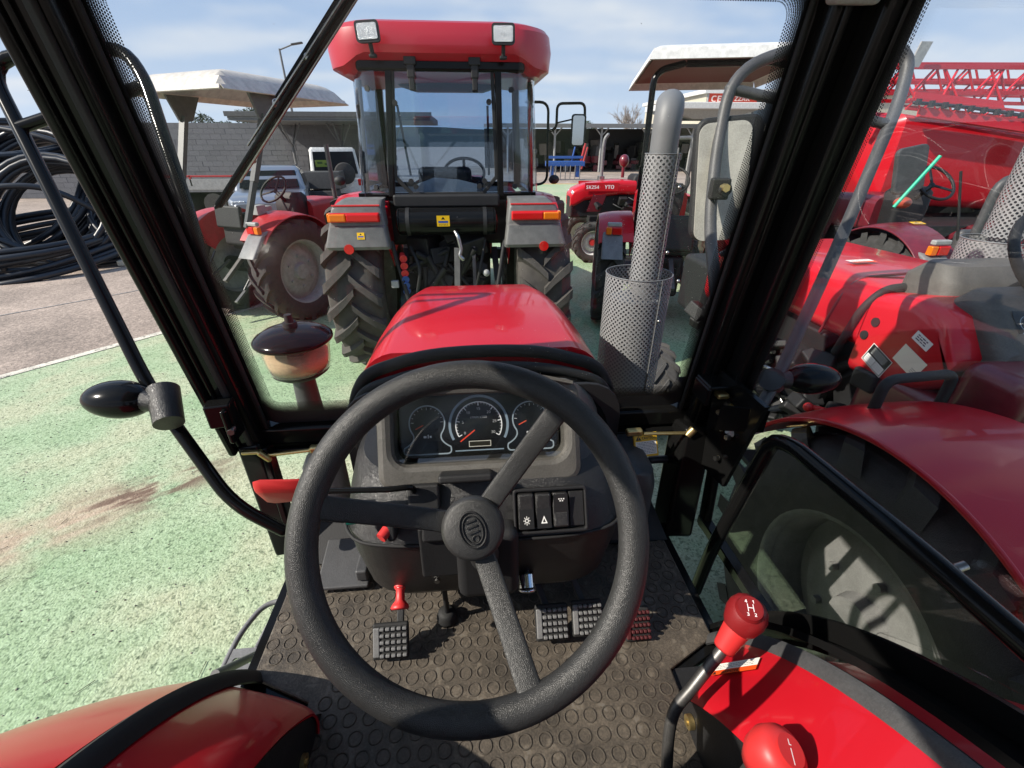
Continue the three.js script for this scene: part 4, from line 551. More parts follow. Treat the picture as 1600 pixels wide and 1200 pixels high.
// ---------------------------------------------------------------- smaller open tractors
function openTractor(label, pos, ry, o) {
  const T = thing('open_tractor', label, 'tractor', pos, ry), R = o.R ?? .58, fr = o.fr ?? .34, wb = o.wb ?? 1.6, tr = o.tr ?? .58, red = o.red ?? M.red, top = o.top ?? 1.38, hw = o.hw ?? .27, rw = o.rw ?? .28, ft = o.ft ?? tr, front = -wb - (o.nose ?? .38);
  for (const s of [-1, 1]) {
    const w = wheelGroup(T, 'rear_wheel', { R, w: rw, rim: R * (o.rimK ?? .6), lugs: 18, mat: o.rim ?? M.pale, tyre: o.tyre ?? M.tyre, dish: .2 }); w.position.set(s * tr, R, 0); if (s < 0) w.rotation.y = Math.PI;
    const f = wheelGroup(T, 'front_wheel', { R: fr, w: .2, rim: fr * .58, lugs: 16, mat: o.rimF ?? o.rim ?? M.pale, hub: o.hubF, tyre: o.tyre ?? M.tyre }); f.position.set(s * ft, fr, -wb); if (s < 0) f.rotation.y = Math.PI;
    const F = sub(T, 'rear_fender'), fR = R + (o.gap ?? .075), i0 = tr - rw * .55 - .04, i1 = tr + rw * .5;
    part(F, 'fender_shell', [sheet((u, v) => { const a = mix(o.fa ?? -72, 50, u) * D2R, q = fR - .035 * v ** 3; return [s * mix(i0, i1, v), R + q * Math.cos(a), q * Math.sin(a)]; }, 24, 5, .006), sheet((u, v) => { const a = mix(o.fa ?? -72, 50, u) * D2R, q = mix(fR * .55, fR, v); return [s * i0, R + q * Math.cos(a), q * Math.sin(a)]; }, 24, 1, .006), pipe(Array.from({ length: 14 }, (_, i) => { const a = mix(o.fa ?? -72, 50, i / 13) * D2R, q = fR - .035; return [s * i1, R + q * Math.cos(a), q * Math.sin(a)]; }), .008, { smooth: 1 })], red);
    if (o.lamps !== false) { part(F, 'lamp_bracket', [loft([[R + fR * .42, .3], [R + fR * .72, .28], [R + fR * .82, .22]].map(([y, w], k) => rrect(w * .75, .06, .015, 2).map(([x, z]) => [s * (tr + .01) + x, y, fR * (.80 - .22 * k) + .10 - .03 * k + z])))], M.grey); part(F, 'tail_lamp', [box(.10, .075, .05, [s * (tr - .03), R + fR * .80, fR * .48 + .15], undefined, .01)], M.redLens); part(F, 'turn_lamp', [box(.06, .075, .052, [s * (tr + .055), R + fR * .80, fR * .48 + .149], undefined, .01)], M.amber); part(F, 'lamp_lens', [box(.15, .04, .05, [s * tr, R + fR * .80 + .065, fR * .48 + .145], undefined, .012)], M.pale); }
  }
  const hs = (z, w, yb, yt, r = .07) => rrect(w * 2, yt - yb, r, 5).map(([x, y]) => [x, (yt + yb) / 2 + y + .02 * (y > 0 ? 1 - (x / w) ** 2 : 0), z]), yb = top - (o.hh ?? .34);
  part(T, 'bonnet', [loft([hs(-.72, hw, yb, top), hs(-1.0, hw, yb, top + .01), hs(-wb * .8, hw * .97, yb - .02, top), hs(front + .25, hw * .92, yb - .1, top - .05), hs(front + .06, hw * .86, yb - .2, top - .13), hs(front, hw * .78, yb - .2, top - .2)], { crease: .9 })], red);
  parts(T, 'headlamp', [-1, 1].map((s) => ball(.075, [s * hw * .55, top - .2, front + .05], [1, .8, .6])), M.lens); part(T, 'grille', [box(hw * 1.5, .34, .05, [0, yb - .2, front + .03], undefined, .02)], M.matt);
  parts(T, 'side_panel', [-1, 1].map((s) => sheet((u, v) => [s * hw * .94, mix(yb - .28, yb + .02, v), mix(front + .4, -1.25, u) - (1 - v) * .1], 4, 2, .006)), o.side ?? M.redDark);
  part(T, 'engine_block', [box(hw * 1.3, .4, wb, [0, yb - .2, -wb * .62 - .2], undefined, .04), box(hw * 1.1, .45, 1.0, [0, R * .95, -.35], undefined, .05), box(ft * 2 - .2, .1, .14, [0, fr, -wb], undefined, .03), rod([-tr, R, 0], [tr, R, 0], .09), ...Array.from({ length: 16 }, () => box(rr(.05, .16), rr(.05, .18), rr(.06, .2), [(rnd() < .5 ? -1 : 1) * rr(.8, 1.02) * hw, rr(yb - .42, yb - .05), rr(-wb, -.6)], [0, rr(0, 1), rr(0, 1)], .012))], M.matt);
  part(T, 'engine_pipe', [...Array.from({ length: 8 }, () => { const s = rnd() < .5 ? -1 : 1, y = rr(yb - .35, yb), z = rr(-wb, -.8); return pipe([[s * hw * .9, y, z], [s * hw * 1.1, y - .05, z + .1], [s * hw * 1.0, y - .1, z + .25]], rr(.008, .018), { smooth: 1 }); })], M.dsteel);
  part(T, 'platform', [box(tr * 1.5, .03, .75, [0, R * .85, -.62]), box(.34, .25, .5, [0, R + .1, -.1], undefined, .05)], M.matt);
  part(T, 'dash', [loft([[R * .95, .12, .2], [top - .1, .19, .24], [top + .06, .2, .2], [top + .11, .17, .12]].map(([y, w, d]) => rrect(w * 2, d, .05).map(([x, z]) => [x, y, z - .66])))], o.dash ?? M.matt);
  { const w = sub(T, 'steering_wheel', [0, top + .16, -.42], [-.75, 0, 0]); part(w, 'rim', [ring(.185, .014, [0, 0, 0])], M.matt); parts(w, 'spoke', [0, 2.1, 4.2].map((a) => bar([0, 0, -.03], [.185 * Math.sin(a), .185 * Math.cos(a), 0], .026, .01, [0, 0, 1])), M.matt); part(w, 'column', [rod([0, 0, -.02], [0, -.02, -.32], .022), ball(.03, [0, 0, -.03], [1, 1, .5])], M.matt); }
  part(T, 'seat', [box(.44, .1, .4, [0, R + .28, -.02], undefined, .045), box(.42, .38, .09, [0, R + .48, .2], [-.15, 0, 0], .045)], o.seat ?? M.matt);
  parts(T, 'control_lever', [-.3, .3, .36].map((x) => rod([x, R + .2, -.2], [x * 1.03, R + .48, -.22], .007)), M.dsteel); parts(T, 'lever_knob', [-.3, .3, .36].map((x) => ball(.022, [x * 1.03, R + .49, -.22])), M.matt);
  part(T, 'rear_hitch', [bar([-.3, R + .1, .2], [-.36, R - .2, .75], .04, .025), bar([.3, R + .1, .2], [.36, R - .2, .75], .04, .025), bar([0, R + .2, .2], [0, R - .05, .55], .05, .04), rod([-.38, R + .22, .3], [-.34, R - .1, .6], .012), rod([.38, R + .22, .3], [.34, R - .1, .6], .012)], M.dsteel);
  o.more?.(T, { R, top, hw, tr, yb, front, red }); return T;
}
function canopy(T, o) { // moulded roof on a two-post frame
  const { w, z0, z1, y, drop = 0, lift = .12 } = o, C = sub(T, 'canopy', [o.dx ?? 0, 0, 0]), f = (u, v) => { const a = 2 * u - 1, b = 2 * v - 1, e = Math.pow(Math.max(Math.abs(a) ** 3.2, Math.abs(b) ** 3.6), 2.2); return [a * w, y + lift * (1 - e) - drop * v - (o.side ?? 0) * a * a, mix(z0, z1, v)]; };
  part(C, 'canopy_shell', [sheet(f, 22, 24, .03)], o.mat ?? M.canopy); const sk = (u, v) => f(u, v); part(C, 'canopy_skirt', [[[0, 0, 0, 1], [1, 1, 0, 1], [0, 1, 0, 0], [0, 1, 1, 1]].map(([u0, u1, v0, v1], i) => sheet((a, b) => { const p = sk(mix(u0, u1, a), mix(v0, v1, a)), q = (o.skirt ?? .07) * b; return [p[0] * (1 + .04 * b), p[1] - q, p[2] + (i === 2 ? .03 * b : i === 3 ? -.05 * b : 0)]; }, 12, 2, .012))], o.mat ?? M.canopy);
  part(C, 'canopy_lining', [sheet((u, v) => { const p = f(.03 + .94 * u, .03 + .94 * v); return [p[0], p[1] - .045, p[2]]; }, 10, 10, .006)], o.under ?? M.pale);
}
// red and cream tractor with a moulded roof, turned away to the right
openTractor('small red tractor under a curved cream canopy, left of the big cab tractor', [-2.62, 0, -5.83], -27, { R: .60, tr: .58, wb: 1.55, red: M.redOld, top: 1.30, more(T, q) {
  canopy(T, { w: .68, z0: .50, z1: -1.15, y: 2.43, drop: .02, lift: .17, skirt: .035 });
  parts(T, 'canopy_post', [-1, 1].map((s) => [bar([s * .50, 1.16, .48], [s * .56, 1.60, .30], .07, .05), bar([s * .56, 1.60, .30], [s * .60, 2.22, .02], .08, .05), loft([[2.18, .05], [2.42, .20]].map(([y, k]) => [[s * .59, y, -.02 - k], [s * .62, y, -.02 - k], [s * .62, y, .06 + k * .5], [s * .59, y, .06 + k * .5]]))]), M.greyP);
  part(T, 'seat_belt_box', [box(.2, .05, .12, [.1, 1.28, -.1]), box(.1, .1, .12, [.34, 1.3, .15])], M.pale); part(T, 'muffler', [rod([.24, 1.25, -1.2], [.24, 1.95, -1.2], .03)], M.dsteel); part(T, 'seat_shell', [box(.40, .24, .05, [-.02, 1.22, .26], [-.15, 0, 0], .03)], M.matt);
} });
// SK254: seen side-on, facing left
openTractor('small red tractor side-on facing left, lettered SK254 on its bonnet', [3.72, 0, -8.75], 90, { R: .56, fr: .36, wb: 1.52, tr: .55, ft: .5, top: 1.36, hh: .22, rimF: M.white, hubF: M.redFlat, more(T, q) {
  const t = print(512, 128, (x) => { x.fillStyle = '#c3121d'; x.fillRect(0, 0, 512, 128); x.fillStyle = '#f6efee'; x.font = 'bold 70px sans-serif'; x.fillText('SK254', 20, 90); x.font = 'bold 78px sans-serif'; x.fillText('YTO', 300, 92); });
  stick(T, 'model_lettering', .62, .14, t, [q.hw * .985 + .004, 1.275, -1.36], [0, 0, -1], [0, 1, 0]); stick(T, 'model_lettering', .62, .14, t, [-q.hw * .985 - .004, 1.275, -1.36], [0, 0, 1], [0, 1, 0]);
  const P = sub(T, 'intake_cleaner', [.34, 0, -1.22]); part(P, 'intake_pipe', [rod([0, .9, 0], [0, 1.95, 0], .035, .03), pipe([[0, 1.5, 0], [0, 1.95, 0], [.0, 2.05, .02], [.0, 2.1, .06]], .032, { smooth: 1 })], M.grey); part(P, 'bowl', [lathe([[.04, 1.02], [.1, 1.03], [.11, 1.2], [.0, 1.22]]), rod([0, 1.35, 0], [0, 1.42, 0], .07)], M.steel);
  const C = sub(T, 'beacon', [.2, 1.5, -.85]); part(C, 'lamp_shell', [ball(.09, [0, .18, 0], [1, 1.2, 1]), rod([0, -.1, 0], [0, .1, 0], .03)], M.redDark);
  canopyRoll(T, .50, 2.05, .1);
} });
function canopyRoll(T, w, h, z) { part(T, 'roll_bar', [pipe([[-w, .7, z], [-w, h, z], [w, h, z], [w, .7, z]], .032, { fil: .12, seg: 60 })], M.greyP); }
// the tractor under the wide white roof
openTractor('red tractor under a wide white flat canopy, beyond the exhaust stack', [2.28, 0, -5.1], -13, { R: .60, fr: .36, tr: .68, wb: 1.75, rw: .30, top: 1.42, tyre: M.tyre, more(T, q) {
  canopy(T, { dx: .24, w: .74, z0: .46, z1: -1.5, y: 2.70, drop: .05, lift: .07, skirt: .085, mat: M.white, under: mat('brown_red_lining', [.17, .055, .05], .8) });
  part(T, 'canopy_post', [[-1, 1].map((s) => [pipe([[.22 + s * .66, 1.1, .30], [.22 + s * .66, 1.8, .28], [.22 + s * .66, 2.56, .22], [.22 + s * .4, 2.62, .18]], .03, { fil: .12, seg: 40 }), rod([.22 + s * .66, 1.55, .29], [.22 + s * .66, 1.75, .285], .042)]), rod([-.15, 2.62, .18], [.7, 2.62, .18], .03)], M.black);
  parts(T, 'roof_handle', [.22, .68].map((x) => pipe([[x, 2.72, .1], [x + .03, 2.765, .1], [x + .10, 2.765, .1], [x + .14, 2.72, .1]], .016, { fil: .04 })), M.white);
} });
// the neighbour on the right
openTractor('red tractor alongside the right door, with beige rear wheel and stickers on its side', [1.79, 0, -.76], 0, { R: .625, gap: .06, rimK: .555, rw: .33, tr: .60, fr: .34, wb: 2.06, ft: .5, nose: -.02, top: 1.475, hh: .24, hw: .31, fa: -60, side: M.matt, rim: mat('beige_rim', [.235, .232, .222], .42, { scuff: 1 }), tyre: mat('grey_worn_tyre', [.075, .072, .07], .8, { scuff: 1, speck: .0012 }), lamps: false, dash: M.dashP, more(T, q) {
  part(T, 'fuel_tank_cover', [loft([[-.715, 1.14, 1.465], [-.55, 1.16, 1.50], [-.44, 1.2, 1.47], [-.36, 1.26, 1.36]].map(([z, b, t]) => rrect(.62, t - b, .06, 4).map(([x, y]) => [x, (b + t) / 2 + y, z])), { crease: .8 })], M.red); part(T, 'lower_panel', [box(.60, .34, .5, [0, 1.05, -.42], undefined, .05), box(.60, .30, .2, [0, 1.225, -.25], undefined, .05)], M.redDark);
  part(T, 'rubber_seal', [pipe([[-.318, 1.20, -.78], [-.318, 1.40, -.735], [-.27, 1.475, -.725], [0, 1.50, -.72], [.27, 1.475, -.725], [.318, 1.40, -.735], [.318, 1.20, -.78]], .016, { fil: .07, seg: 70 })], M.rubber);
  part(T, 'bonnet_seam', [pipe([[-.312, 1.24, -.90], [-.312, 1.41, -.86], [-.27, 1.487, -.85], [0, 1.503, -.85], [.27, 1.487, -.85], [.312, 1.41, -.86]], .006, { fil: .06, seg: 50 })], M.redDark);
  for (const [y, z] of [[1.37, -.665], [1.31, -.69]]) part(T, 'cover_plug', [orient(new THREE.CylinderGeometry(.017, .017, .008, 20), [-.311, y, z], [-1, 0, 0])], M.rubber);
  stick(T, 'data_plate', .105, .078, tPlate, [-.3125, 1.245, -.60], [0, -.35, 1], [0, 1, .35], 'black and white data plate'); stick(T, 'paper_sticker', .105, .07, tPale, [-.3125, 1.295, -.485], [0, -.35, 1], [0, 1, .35]); stick(T, 'small_sticker', .07, .034, tSmall, [-.3125, 1.375, -.475], [0, -.35, 1], [0, 1, .35]); stick(T, 'warning_sticker', .12, .05, tDanger, [-.10, 1.5025, -1.05], [1, 0, -.1], [0, 0, -1]);
  part(T, 'dash_top', [loft([[-.55, 1.50, .25], [-.50, 1.545, .26], [-.43, 1.53, .26], [-.31, 1.40, .25]].map(([z, t, w]) => rrect(w * 2, .2, .06).map(([x, y]) => [x + .04, t - .1 + y, z])))], M.dashP); stick(T, 'gauge_cluster', .26, .10, tGauge, [-.02, 1.462, -.366], [1, 0, 0], [0, .76, -.65]);
  part(T, 'grab_handle', [pipe([[-.60, 1.20, -.28], [-.60, 1.345, -.28], [-.36, 1.345, -.30], [-.36, 1.2, -.30]], .015, { fil: .04, seg: 40 })], M.rubber);
  const Q = sub(T, 'exhaust', [.37, 0, -.92]); part(Q, 'exhaust_pipe', [rod([0, 1.1, 0], [0, 2.1, 0], .05, .05, 24)], M.heat); part(Q, 'lower_guard', perfTube(.12, .5, [-.02, 1.36, 0], .0186, .9), perf); part(Q, 'upper_guard', perfTube(.075, .42, [0, 1.83, 0], .0195, .9), perf); part(Q, 'guard_rim', [ring(.12, .003, [-.02, 1.61, 0], [Math.PI / 2, 0, 0]), ring(.075, .003, [0, 2.04, 0], [Math.PI / 2, 0, 0])], M.heat);
  const C = sub(T, 'pre_cleaner', [-.36, 0, -1.55]); part(C, 'bowl', [lathe([[.04, 1.32], [.085, 1.33], [.09, 1.42]])], M.amberClear); part(C, 'lid', [lathe([[.095, 1.42], [.1, 1.43], [.06, 1.455], [0, 1.46]])], M.black); part(C, 'inner_core', [rod([0, 1.0, 0], [0, 1.4, 0], .05)], M.greyP);
  const bits = []; for (let i = 0; i < 40; i++) bits.push(box(rr(.03, .12), rr(.03, .10), rr(.04, .14), [-.34 + rr(-.06, .03), rr(.72, 1.16), rr(-1.9, -.8)], [rr(-1, 1), rr(-1, 1), rr(-1, 1)], .01)); part(T, 'engine_part', bits, M.matt);
  const st = []; for (let i = 0; i < 16; i++) st.push(rod([-.37 + rr(-.05, .03), rr(.8, 1.14), rr(-1.8, -.9)], [-.37 + rr(-.05, .03), rr(.8, 1.14), rr(-1.8, -.9)], rr(.006, .012))); for (let i = 0; i < 14; i++) st.push(rod([-.40, rr(.8, 1.15), rr(-1.7, -.9)], [-.36, rr(.8, 1.15), rr(-1.7, -.9)], rr(.014, .026), undefined, 8)); part(T, 'engine_fitting', st, M.steel);
  part(T, 'hose', [pipe([[-.36, 1.0, -1.5], [-.42, .85, -1.3], [-.38, .8, -1.0], [-.35, .95, -.8]], .018, { smooth: 1 }), pipe([[-.36, .9, -1.1], [-.43, .7, -1.0], [-.5, .75, -.9]], .014, { smooth: 1 }), pipe([[-.36, .78, -1.5], [-.46, .70, -1.25], [-.46, .66, -1.0]], .022, { smooth: 1 })], M.hose); part(T, 'valve_handle', [bar([-.42, .98, -.72], [-.36, 1.0, -.62], .02, .02), ball(.02, [-.42, .985, -.70])], M.redFlat);
} });
// further to the right, its back to the sprayer
openTractor('dark red tractor behind the right neighbour, with a mirror and green pole at its seat', [4.5, 0, -3.9], 0, { R: .62, tr: .66, top: 1.46, red: M.redDark, seat: M.greyP, more(T, q) {
part(T, 'side_mirror', [basis(ext(rrect(.27, .40, .05), .05, { bevel: .012 }), [-.40, 1.74, -.34], [.95, .2, .1], [-.2, .95, -.1])], M.greyP); part(T, 'green_pole', [rod([-.55, 1.43, -.20], [-.33, 1.86, -.16], .015)], M.green); part(T, 'beacon', [ball(.065, [-.40, 1.46, -.28], [1.2, .8, 1])], mat('red_beacon', [.4, .07, .04], .35)); canopyRoll(T, .42, 1.72, .5);
  stick(T, 'warning_sticker', .12, .06, tWarn, [-.50, 1.328, .05], [1, 0, 0], [0, .2, -1]); part(T, 'lever', [rod([-.2, 1.2, .2], [-.35, 1.75, .1], .01), rod([.3, 1.2, .2], [.4, 1.7, .1], .01)], M.rubber);
} });
// ---------------------------------------------------------------- ground
{
  const N = 1024, asp = dtex(N, (x, y) => { const l = fbm(x / 128, y / 128, 4, 8), f = vn(x / 2.2, y / 2.2, 256), g = vn(x / 5, y / 5, 204), k = .58 + .30 * l + .24 * (f - .5) + .14 * (g - .5); return [k * 208, k * 188, k * 172]; }, { srgb: true, size: 5 });
  const bumpA = dtex(512, (x, y) => gray(255 * (.6 * vn(x / 3, y / 3, 170) + .4 * vn(x / 8, y / 8, 64))), { size: 1.1 });
  const am = new THREE.MeshPhysicalMaterial({ map: asp, bumpMap: bumpA, bumpScale: .003, roughness: .9, side: THREE.DoubleSide }); am.name = 'asphalt'; am.userData.tri = true;
  struct('ground', slab([-400, -.002, 60], [400, -.002, 60], [400, -.002, -500], [-400, -.002, -500], .05), am);
  // worn green paint with mud smears
  const G = 2048, S = 7, gt = dtex(G, (px, py) => {
    const x = px / G * S - S, z = -S + py / G * S; // metres
    const big = fbm(x * .7 + 9, z * .7 + 30, 3), mid = fbm(x * 2.6 + 3, z * 2.6 + 60, 4), f = vn(px / 1.5, py / 1.5), f2 = vn(px / 3.1, py / 3.1), f3 = vn(px / 7 + 3, py / 7);
    let r = 160, g = 177, b = 143; const t = (big - .5) * 44 + (mid - .5) * 34; r += t; g += t * .55; b += t * .8;
    const pale = sst(.46, .66, mid * .6 + big * .4); r = mix(r, 178, pale * .55); g = mix(g, 176, pale * .55); b = mix(b, 146, pale * .55);
    const grit = (f - .5) * 25 + (f2 - .5) * 19 + (f3 - .5) * 14; r += grit; g += grit; b += grit;
    const pit = sst(.66, .84, vn(px / 2.2 + 50, py / 2.2 + 9)) * .24 + sst(.74, .9, vn(px / 4.6 + 20, py / 3.4 + 77)) * .24; r *= 1 - pit; g *= 1 - pit * .92; b *= 1 - pit;
    const u = (x + 2.15) * .80 - (z + 2.3) * .60, w = (x + 2.15) * .60 + (z + 2.3) * .80, st = fbm(x * 4 + 70, z * 4 + 8, 4), ln = fbm(u * 2 + 40, w * 16 + 8, 3);
    let mud = .8 * Math.exp(-(((u + .25) / .75) ** 2) - ((w / .24) ** 2)) * sst(.25, .62, st) + .75 * Math.exp(-(((u + 1.4) / 1.1) ** 2) - (((w + .12) / .36) ** 2)) * sst(.36, .66, st);
    mud = clamp(mud * (.35 + ln)); r = mix(r, 172 + grit, mud); g = mix(g, 154 + grit, mud); b = mix(b, 132 + grit, mud);
    const core = clamp(1.9 * Math.exp(-(((u - .08) / .34) ** 2) - (((w + .03) / .14) ** 2)) * sst(.40, .66, fbm(u * 5 + 4, w * 14 + 60, 4))); r = mix(r, 92, core * .8); g = mix(g, 70, core * .8); b = mix(b, 58, core * .8);
    return [r, g, b];
  }, { srgb: true, mirror: true });
  const bumpG = dtex(512, (x, y) => gray(255 * clamp(.5 * vn(x / 3.2, y / 3.2, 160) + .35 * vn(x / 6.4, y / 6.4, 80) + .15 * vn(x / 16, y / 16, 32) - .35 * sst(.68, .86, vn(x / 4 + 9, y / 4 + 5, 128)) + .15)), {});
  bumpG.repeat.set(S / .9, S / .9);
  const gm = new THREE.MeshPhysicalMaterial({ map: gt, bumpMap: bumpG, bumpScale: .003, roughness: .92, side: THREE.DoubleSide }); gm.name = 'worn_green_paint';
  const out = [[-9.5, 2.1], [-4.508, -4.13], [-1.0, -8.53], [-1.0, -26.5], [9, -26.5], [14, -8], [12, 8], [-9.5, 8]];
  const g = new THREE.ShapeGeometry(new THREE.Shape(out.map(([x, z]) => new THREE.Vector2(x, -z)))), p = g.attributes.position, uv = g.attributes.uv;
  for (let i = 0; i < p.count; i++) { const x = p.getX(i), z = -p.getY(i); p.setXYZ(i, x, .003, z); uv.setXY(i, (x + 7) / 7, (z + 7) / 7); } g.computeVertexNormals();
  struct('green_parking_bay', g, gm);
  const seg = (a, b, w, y) => { const d = V(b[0] - a[0], 0, b[1] - a[1]).normalize(), n = V(-d.z, 0, d.x).multiplyScalar(w / 2); return slab([a[0] - n.x, y, a[1] - n.z], [a[0] + n.x, y, a[1] + n.z], [b[0] + n.x, y, b[1] + n.z], [b[0] - n.x, y, b[1] - n.z], .002); };
  const wornT = dtex(512, (x, y) => { const k = 200 + 60 * (fbm(x / 30, y / 30, 4, 16) - .5) + 50 * (vn(x / 2, y / 2) - .5) - 90 * sst(.66, .8, fbm(x / 9, y / 9, 3, 64)); return [k, k * .97, k * .9]; }, { srgb: true, size: 1.2 });
  const wm = new THREE.MeshPhysicalMaterial({ map: wornT, roughness: .85, side: THREE.DoubleSide }); wm.userData.tri = true; wm.name = 'worn_white_line';
  struct('white_line', [seg([-9.5, 2.1], [-1.0, -8.53], .10, .009), seg([-1, -8.5], [-1, -26.5], .1, .009)], wm);
  struct('yellow_line', [seg([-1, -26.6], [10, -26.6], .22, .009)], M.yellow);
  const cr = []; for (const [a, b] of [[[-9, -3.2], [-5.2, -6.9]], [[-5.2, -6.9], [-3.2, -9.4]]]) cr.push(seg(a, b, .02, .004)); struct('asphalt_joint', cr, M.pale);
  // grit and twigs lying on the bay
  const sg = new THREE.IcosahedronGeometry(1, 0), n = 900, im = new THREE.InstancedMesh(sg, mat('grit', [.2, .19, .16], .9), n), q = new THREE.Matrix4(), e = new THREE.Quaternion(), c = new THREE.Color();
  for (let i = 0; i < n; i++) { const x = rr(-5, -.6), z = rr(-4.5, -.6), s = rr(.002, .0055); e.setFromEuler(new THREE.Euler(rr(0, 3), rr(0, 3), 0)); im.setMatrixAt(i, q.compose(V(x, .005, z), e, V(s, s * .7, s * 1.2))); const k = rr(.4, 1.7); im.setColorAt(i, c.setRGB(k, k * .97, k * .9)); }
  im.name = 'grit'; im.userData.kind = 'stuff'; im.castShadow = im.receiveShadow = true; scene.add(im);
  const tw = []; for (let i = 0; i < 26; i++) { const x = rr(-3.4, -.9), z = rr(-3.4, -1), a = rr(0, 6), l = rr(.02, .07); tw.push(rod([x, .008, z], [x + l * Math.cos(a), .009, z + l * Math.sin(a)], .0016, .001, 5)); } const t = part(scene, 'dry_twig', tw, M.tyreDusty); t.userData.kind = 'stuff';
  solo('concrete_block', 'pale concrete block lying in front of the black pipe coils', 'block', [box(.36, .09, .16, [-6.25, .05, -8.75], [0, .12, 0], .015)], M.cream);
}
// ---------------------------------------------------------------- coils of black pipe
{
  const coil = (lab, c, R, turns, r, tilt, h, wob) => { const pts = [], n = turns * 16, o = thing('pipe_coil', lab, 'pipe coil', [c[0], 0, c[2]], 0, 'coils of black pipe'); for (let i = 0; i <= n; i++) { const a = i / 16 * 2 * Math.PI, t = i / n, k = R * (1 + wob * (vn(i * .23 + R * 50, 7 + c[0]) - .5)); pts.push([k * Math.cos(a), 0 + h * (t - .5) + .12 * (vn(i * .31, c[2] + 40) - .5), k * Math.sin(a)]); } const g = join(pipe(pts, r, { smooth: 1, seg: n * 2, rs: 9 })); mv(g, [0, c[1], 0], tilt); part(o, 'pipe', g, M.hose); return o; };
  coil('large black pipe coil leaning highest against the pile, under the wall', [-8.6, 1.02, -10.2], 1.35, 10, .052, [.85, 0, .15], .62, .22);
  coil('loose black pipe coil standing in front of the pile with a dark open centre', [-7.35, .85, -9.1], .92, 9, .05, [1.0, .3, -.1], .55, .26);
  coil('wide flat black pipe coil lying at the foot of the pile', [-7.9, .36, -9.0], 1.45, 7, .05, [.12, 0, .06], .46, .2);
  coil('black pipe coil at the left end of the pile, tipped outwards', [-9.6, .95, -9.0], 1.1, 9, .05, [.7, .6, .3], .6, .24);
  coil('small tight black pipe coil at the right end of the pile near the pale block', [-6.6, .5, -9.9], .72, 8, .045, [.5, 0, -.25], .5, .2);
  coil('black pipe coil lying flat on top of the heap', [-9.3, 1.95, -11.0], 1.2, 7, .05, [.25, .2, -.1], .4, .24);
  const loose = [[[-11, .06, -7.6], [-8.8, .06, -8.0], [-7.2, .06, -8.45], [-6.2, .1, -8.9]], [[-10.5, .06, -8.0], [-8.6, .08, -8.35], [-7.0, .16, -8.6], [-5.9, .3, -9.6]], [[-9.8, 1.4, -8.4], [-8.6, .9, -8.2], [-7.7, .5, -8.3], [-7.2, .1, -8.4]], [[-10, .6, -8.2], [-8.4, 1.2, -8.4], [-7.2, 1.3, -8.8], [-6.5, .7, -9.2]], [[-9.0, 2.3, -10], [-7.6, 2.0, -10], [-6.5, 1.3, -10.2]], [[-8.4, 1.0, -8.3], [-8.05, .9, -8.2], [-7.85, .5, -8.15], [-7.9, .1, -8.2]]];
  ['straight black pipe end lying nearest along the asphalt', 'second black pipe lying on the asphalt behind the nearest one', 'black pipe slanting down the front of the heap at left', 'black pipe arching over the front coil', 'black pipe end sticking out at the top of the heap', 'short hooked black pipe end hanging at the front of the heap'].forEach((l, i) => solo('loose_pipe', l, 'pipe', pipe(loose[i], .05, { smooth: 1, seg: 50, rs: 10 }), M.hose, 'loose black pipes'));
}
// ---------------------------------------------------------------- block wall, carport, vehicles behind
{
  const W = thing('block_wall', 'long grey concrete block wall at the back of the yard', 'wall', [-15, 0, -21.2]); part(W, 'wall_core', box(23.6, 2.62, .15, [0, 1.31, 0], undefined, 0), M.grey);
  const g = new THREE.BoxGeometry(.394, .184, .2), n = 59 * 14, im = new THREE.InstancedMesh(g, mat('wall_block', [.17, .172, .18], .9, { speck: .002, scuff: 1 }), n), q = new THREE.Matrix4(), c = new THREE.Color(); let k = 0;
  for (let j = 0; j < 14; j++) for (let i = 0; i < 59; i++, k++) { im.setMatrixAt(k, q.makeTranslation(-11.6 + i * .4 + (j % 2) * .2, .1 + j * .192, rr(-.004, .004))); const v = rr(.90, 1.08); im.setColorAt(k, c.setRGB(v, v, v * 1.02)); } im.name = 'block'; im.userData.kind = 'stuff'; im.castShadow = im.receiveShadow = true; W.add(im);
  const C = thing('carport', 'flat roofed carport on forked steel posts in front of the block wall', 'carport', [-5.6, 0, -19.2]);
  part(C, 'roof', [box(6.4, .16, 4.2, [1.2, 2.74, 0], undefined, .02), box(6.4, .03, 4.2, [1.2, 2.64, 0])], M.grey); part(C, 'roof_edge', [box(6.5, .14, .06, [1.2, 2.80, 2.13])], M.dsteel);
  for (const x of [-.8, .95, 2.8]) part(C, 'post', [rod([x, 0, .2], [x, 1.9, .2], .05), rod([x, 1.85, .2], [x - .42, 2.62, .2], .03), rod([x, 1.85, .2], [x + .42, 2.62, .2], .03), rod([x, 1.85, .2], [x, 2.62, 1.0], .03), rod([x, 1.85, .2], [x, 2.62, -.6], .03)], M.grey);
}
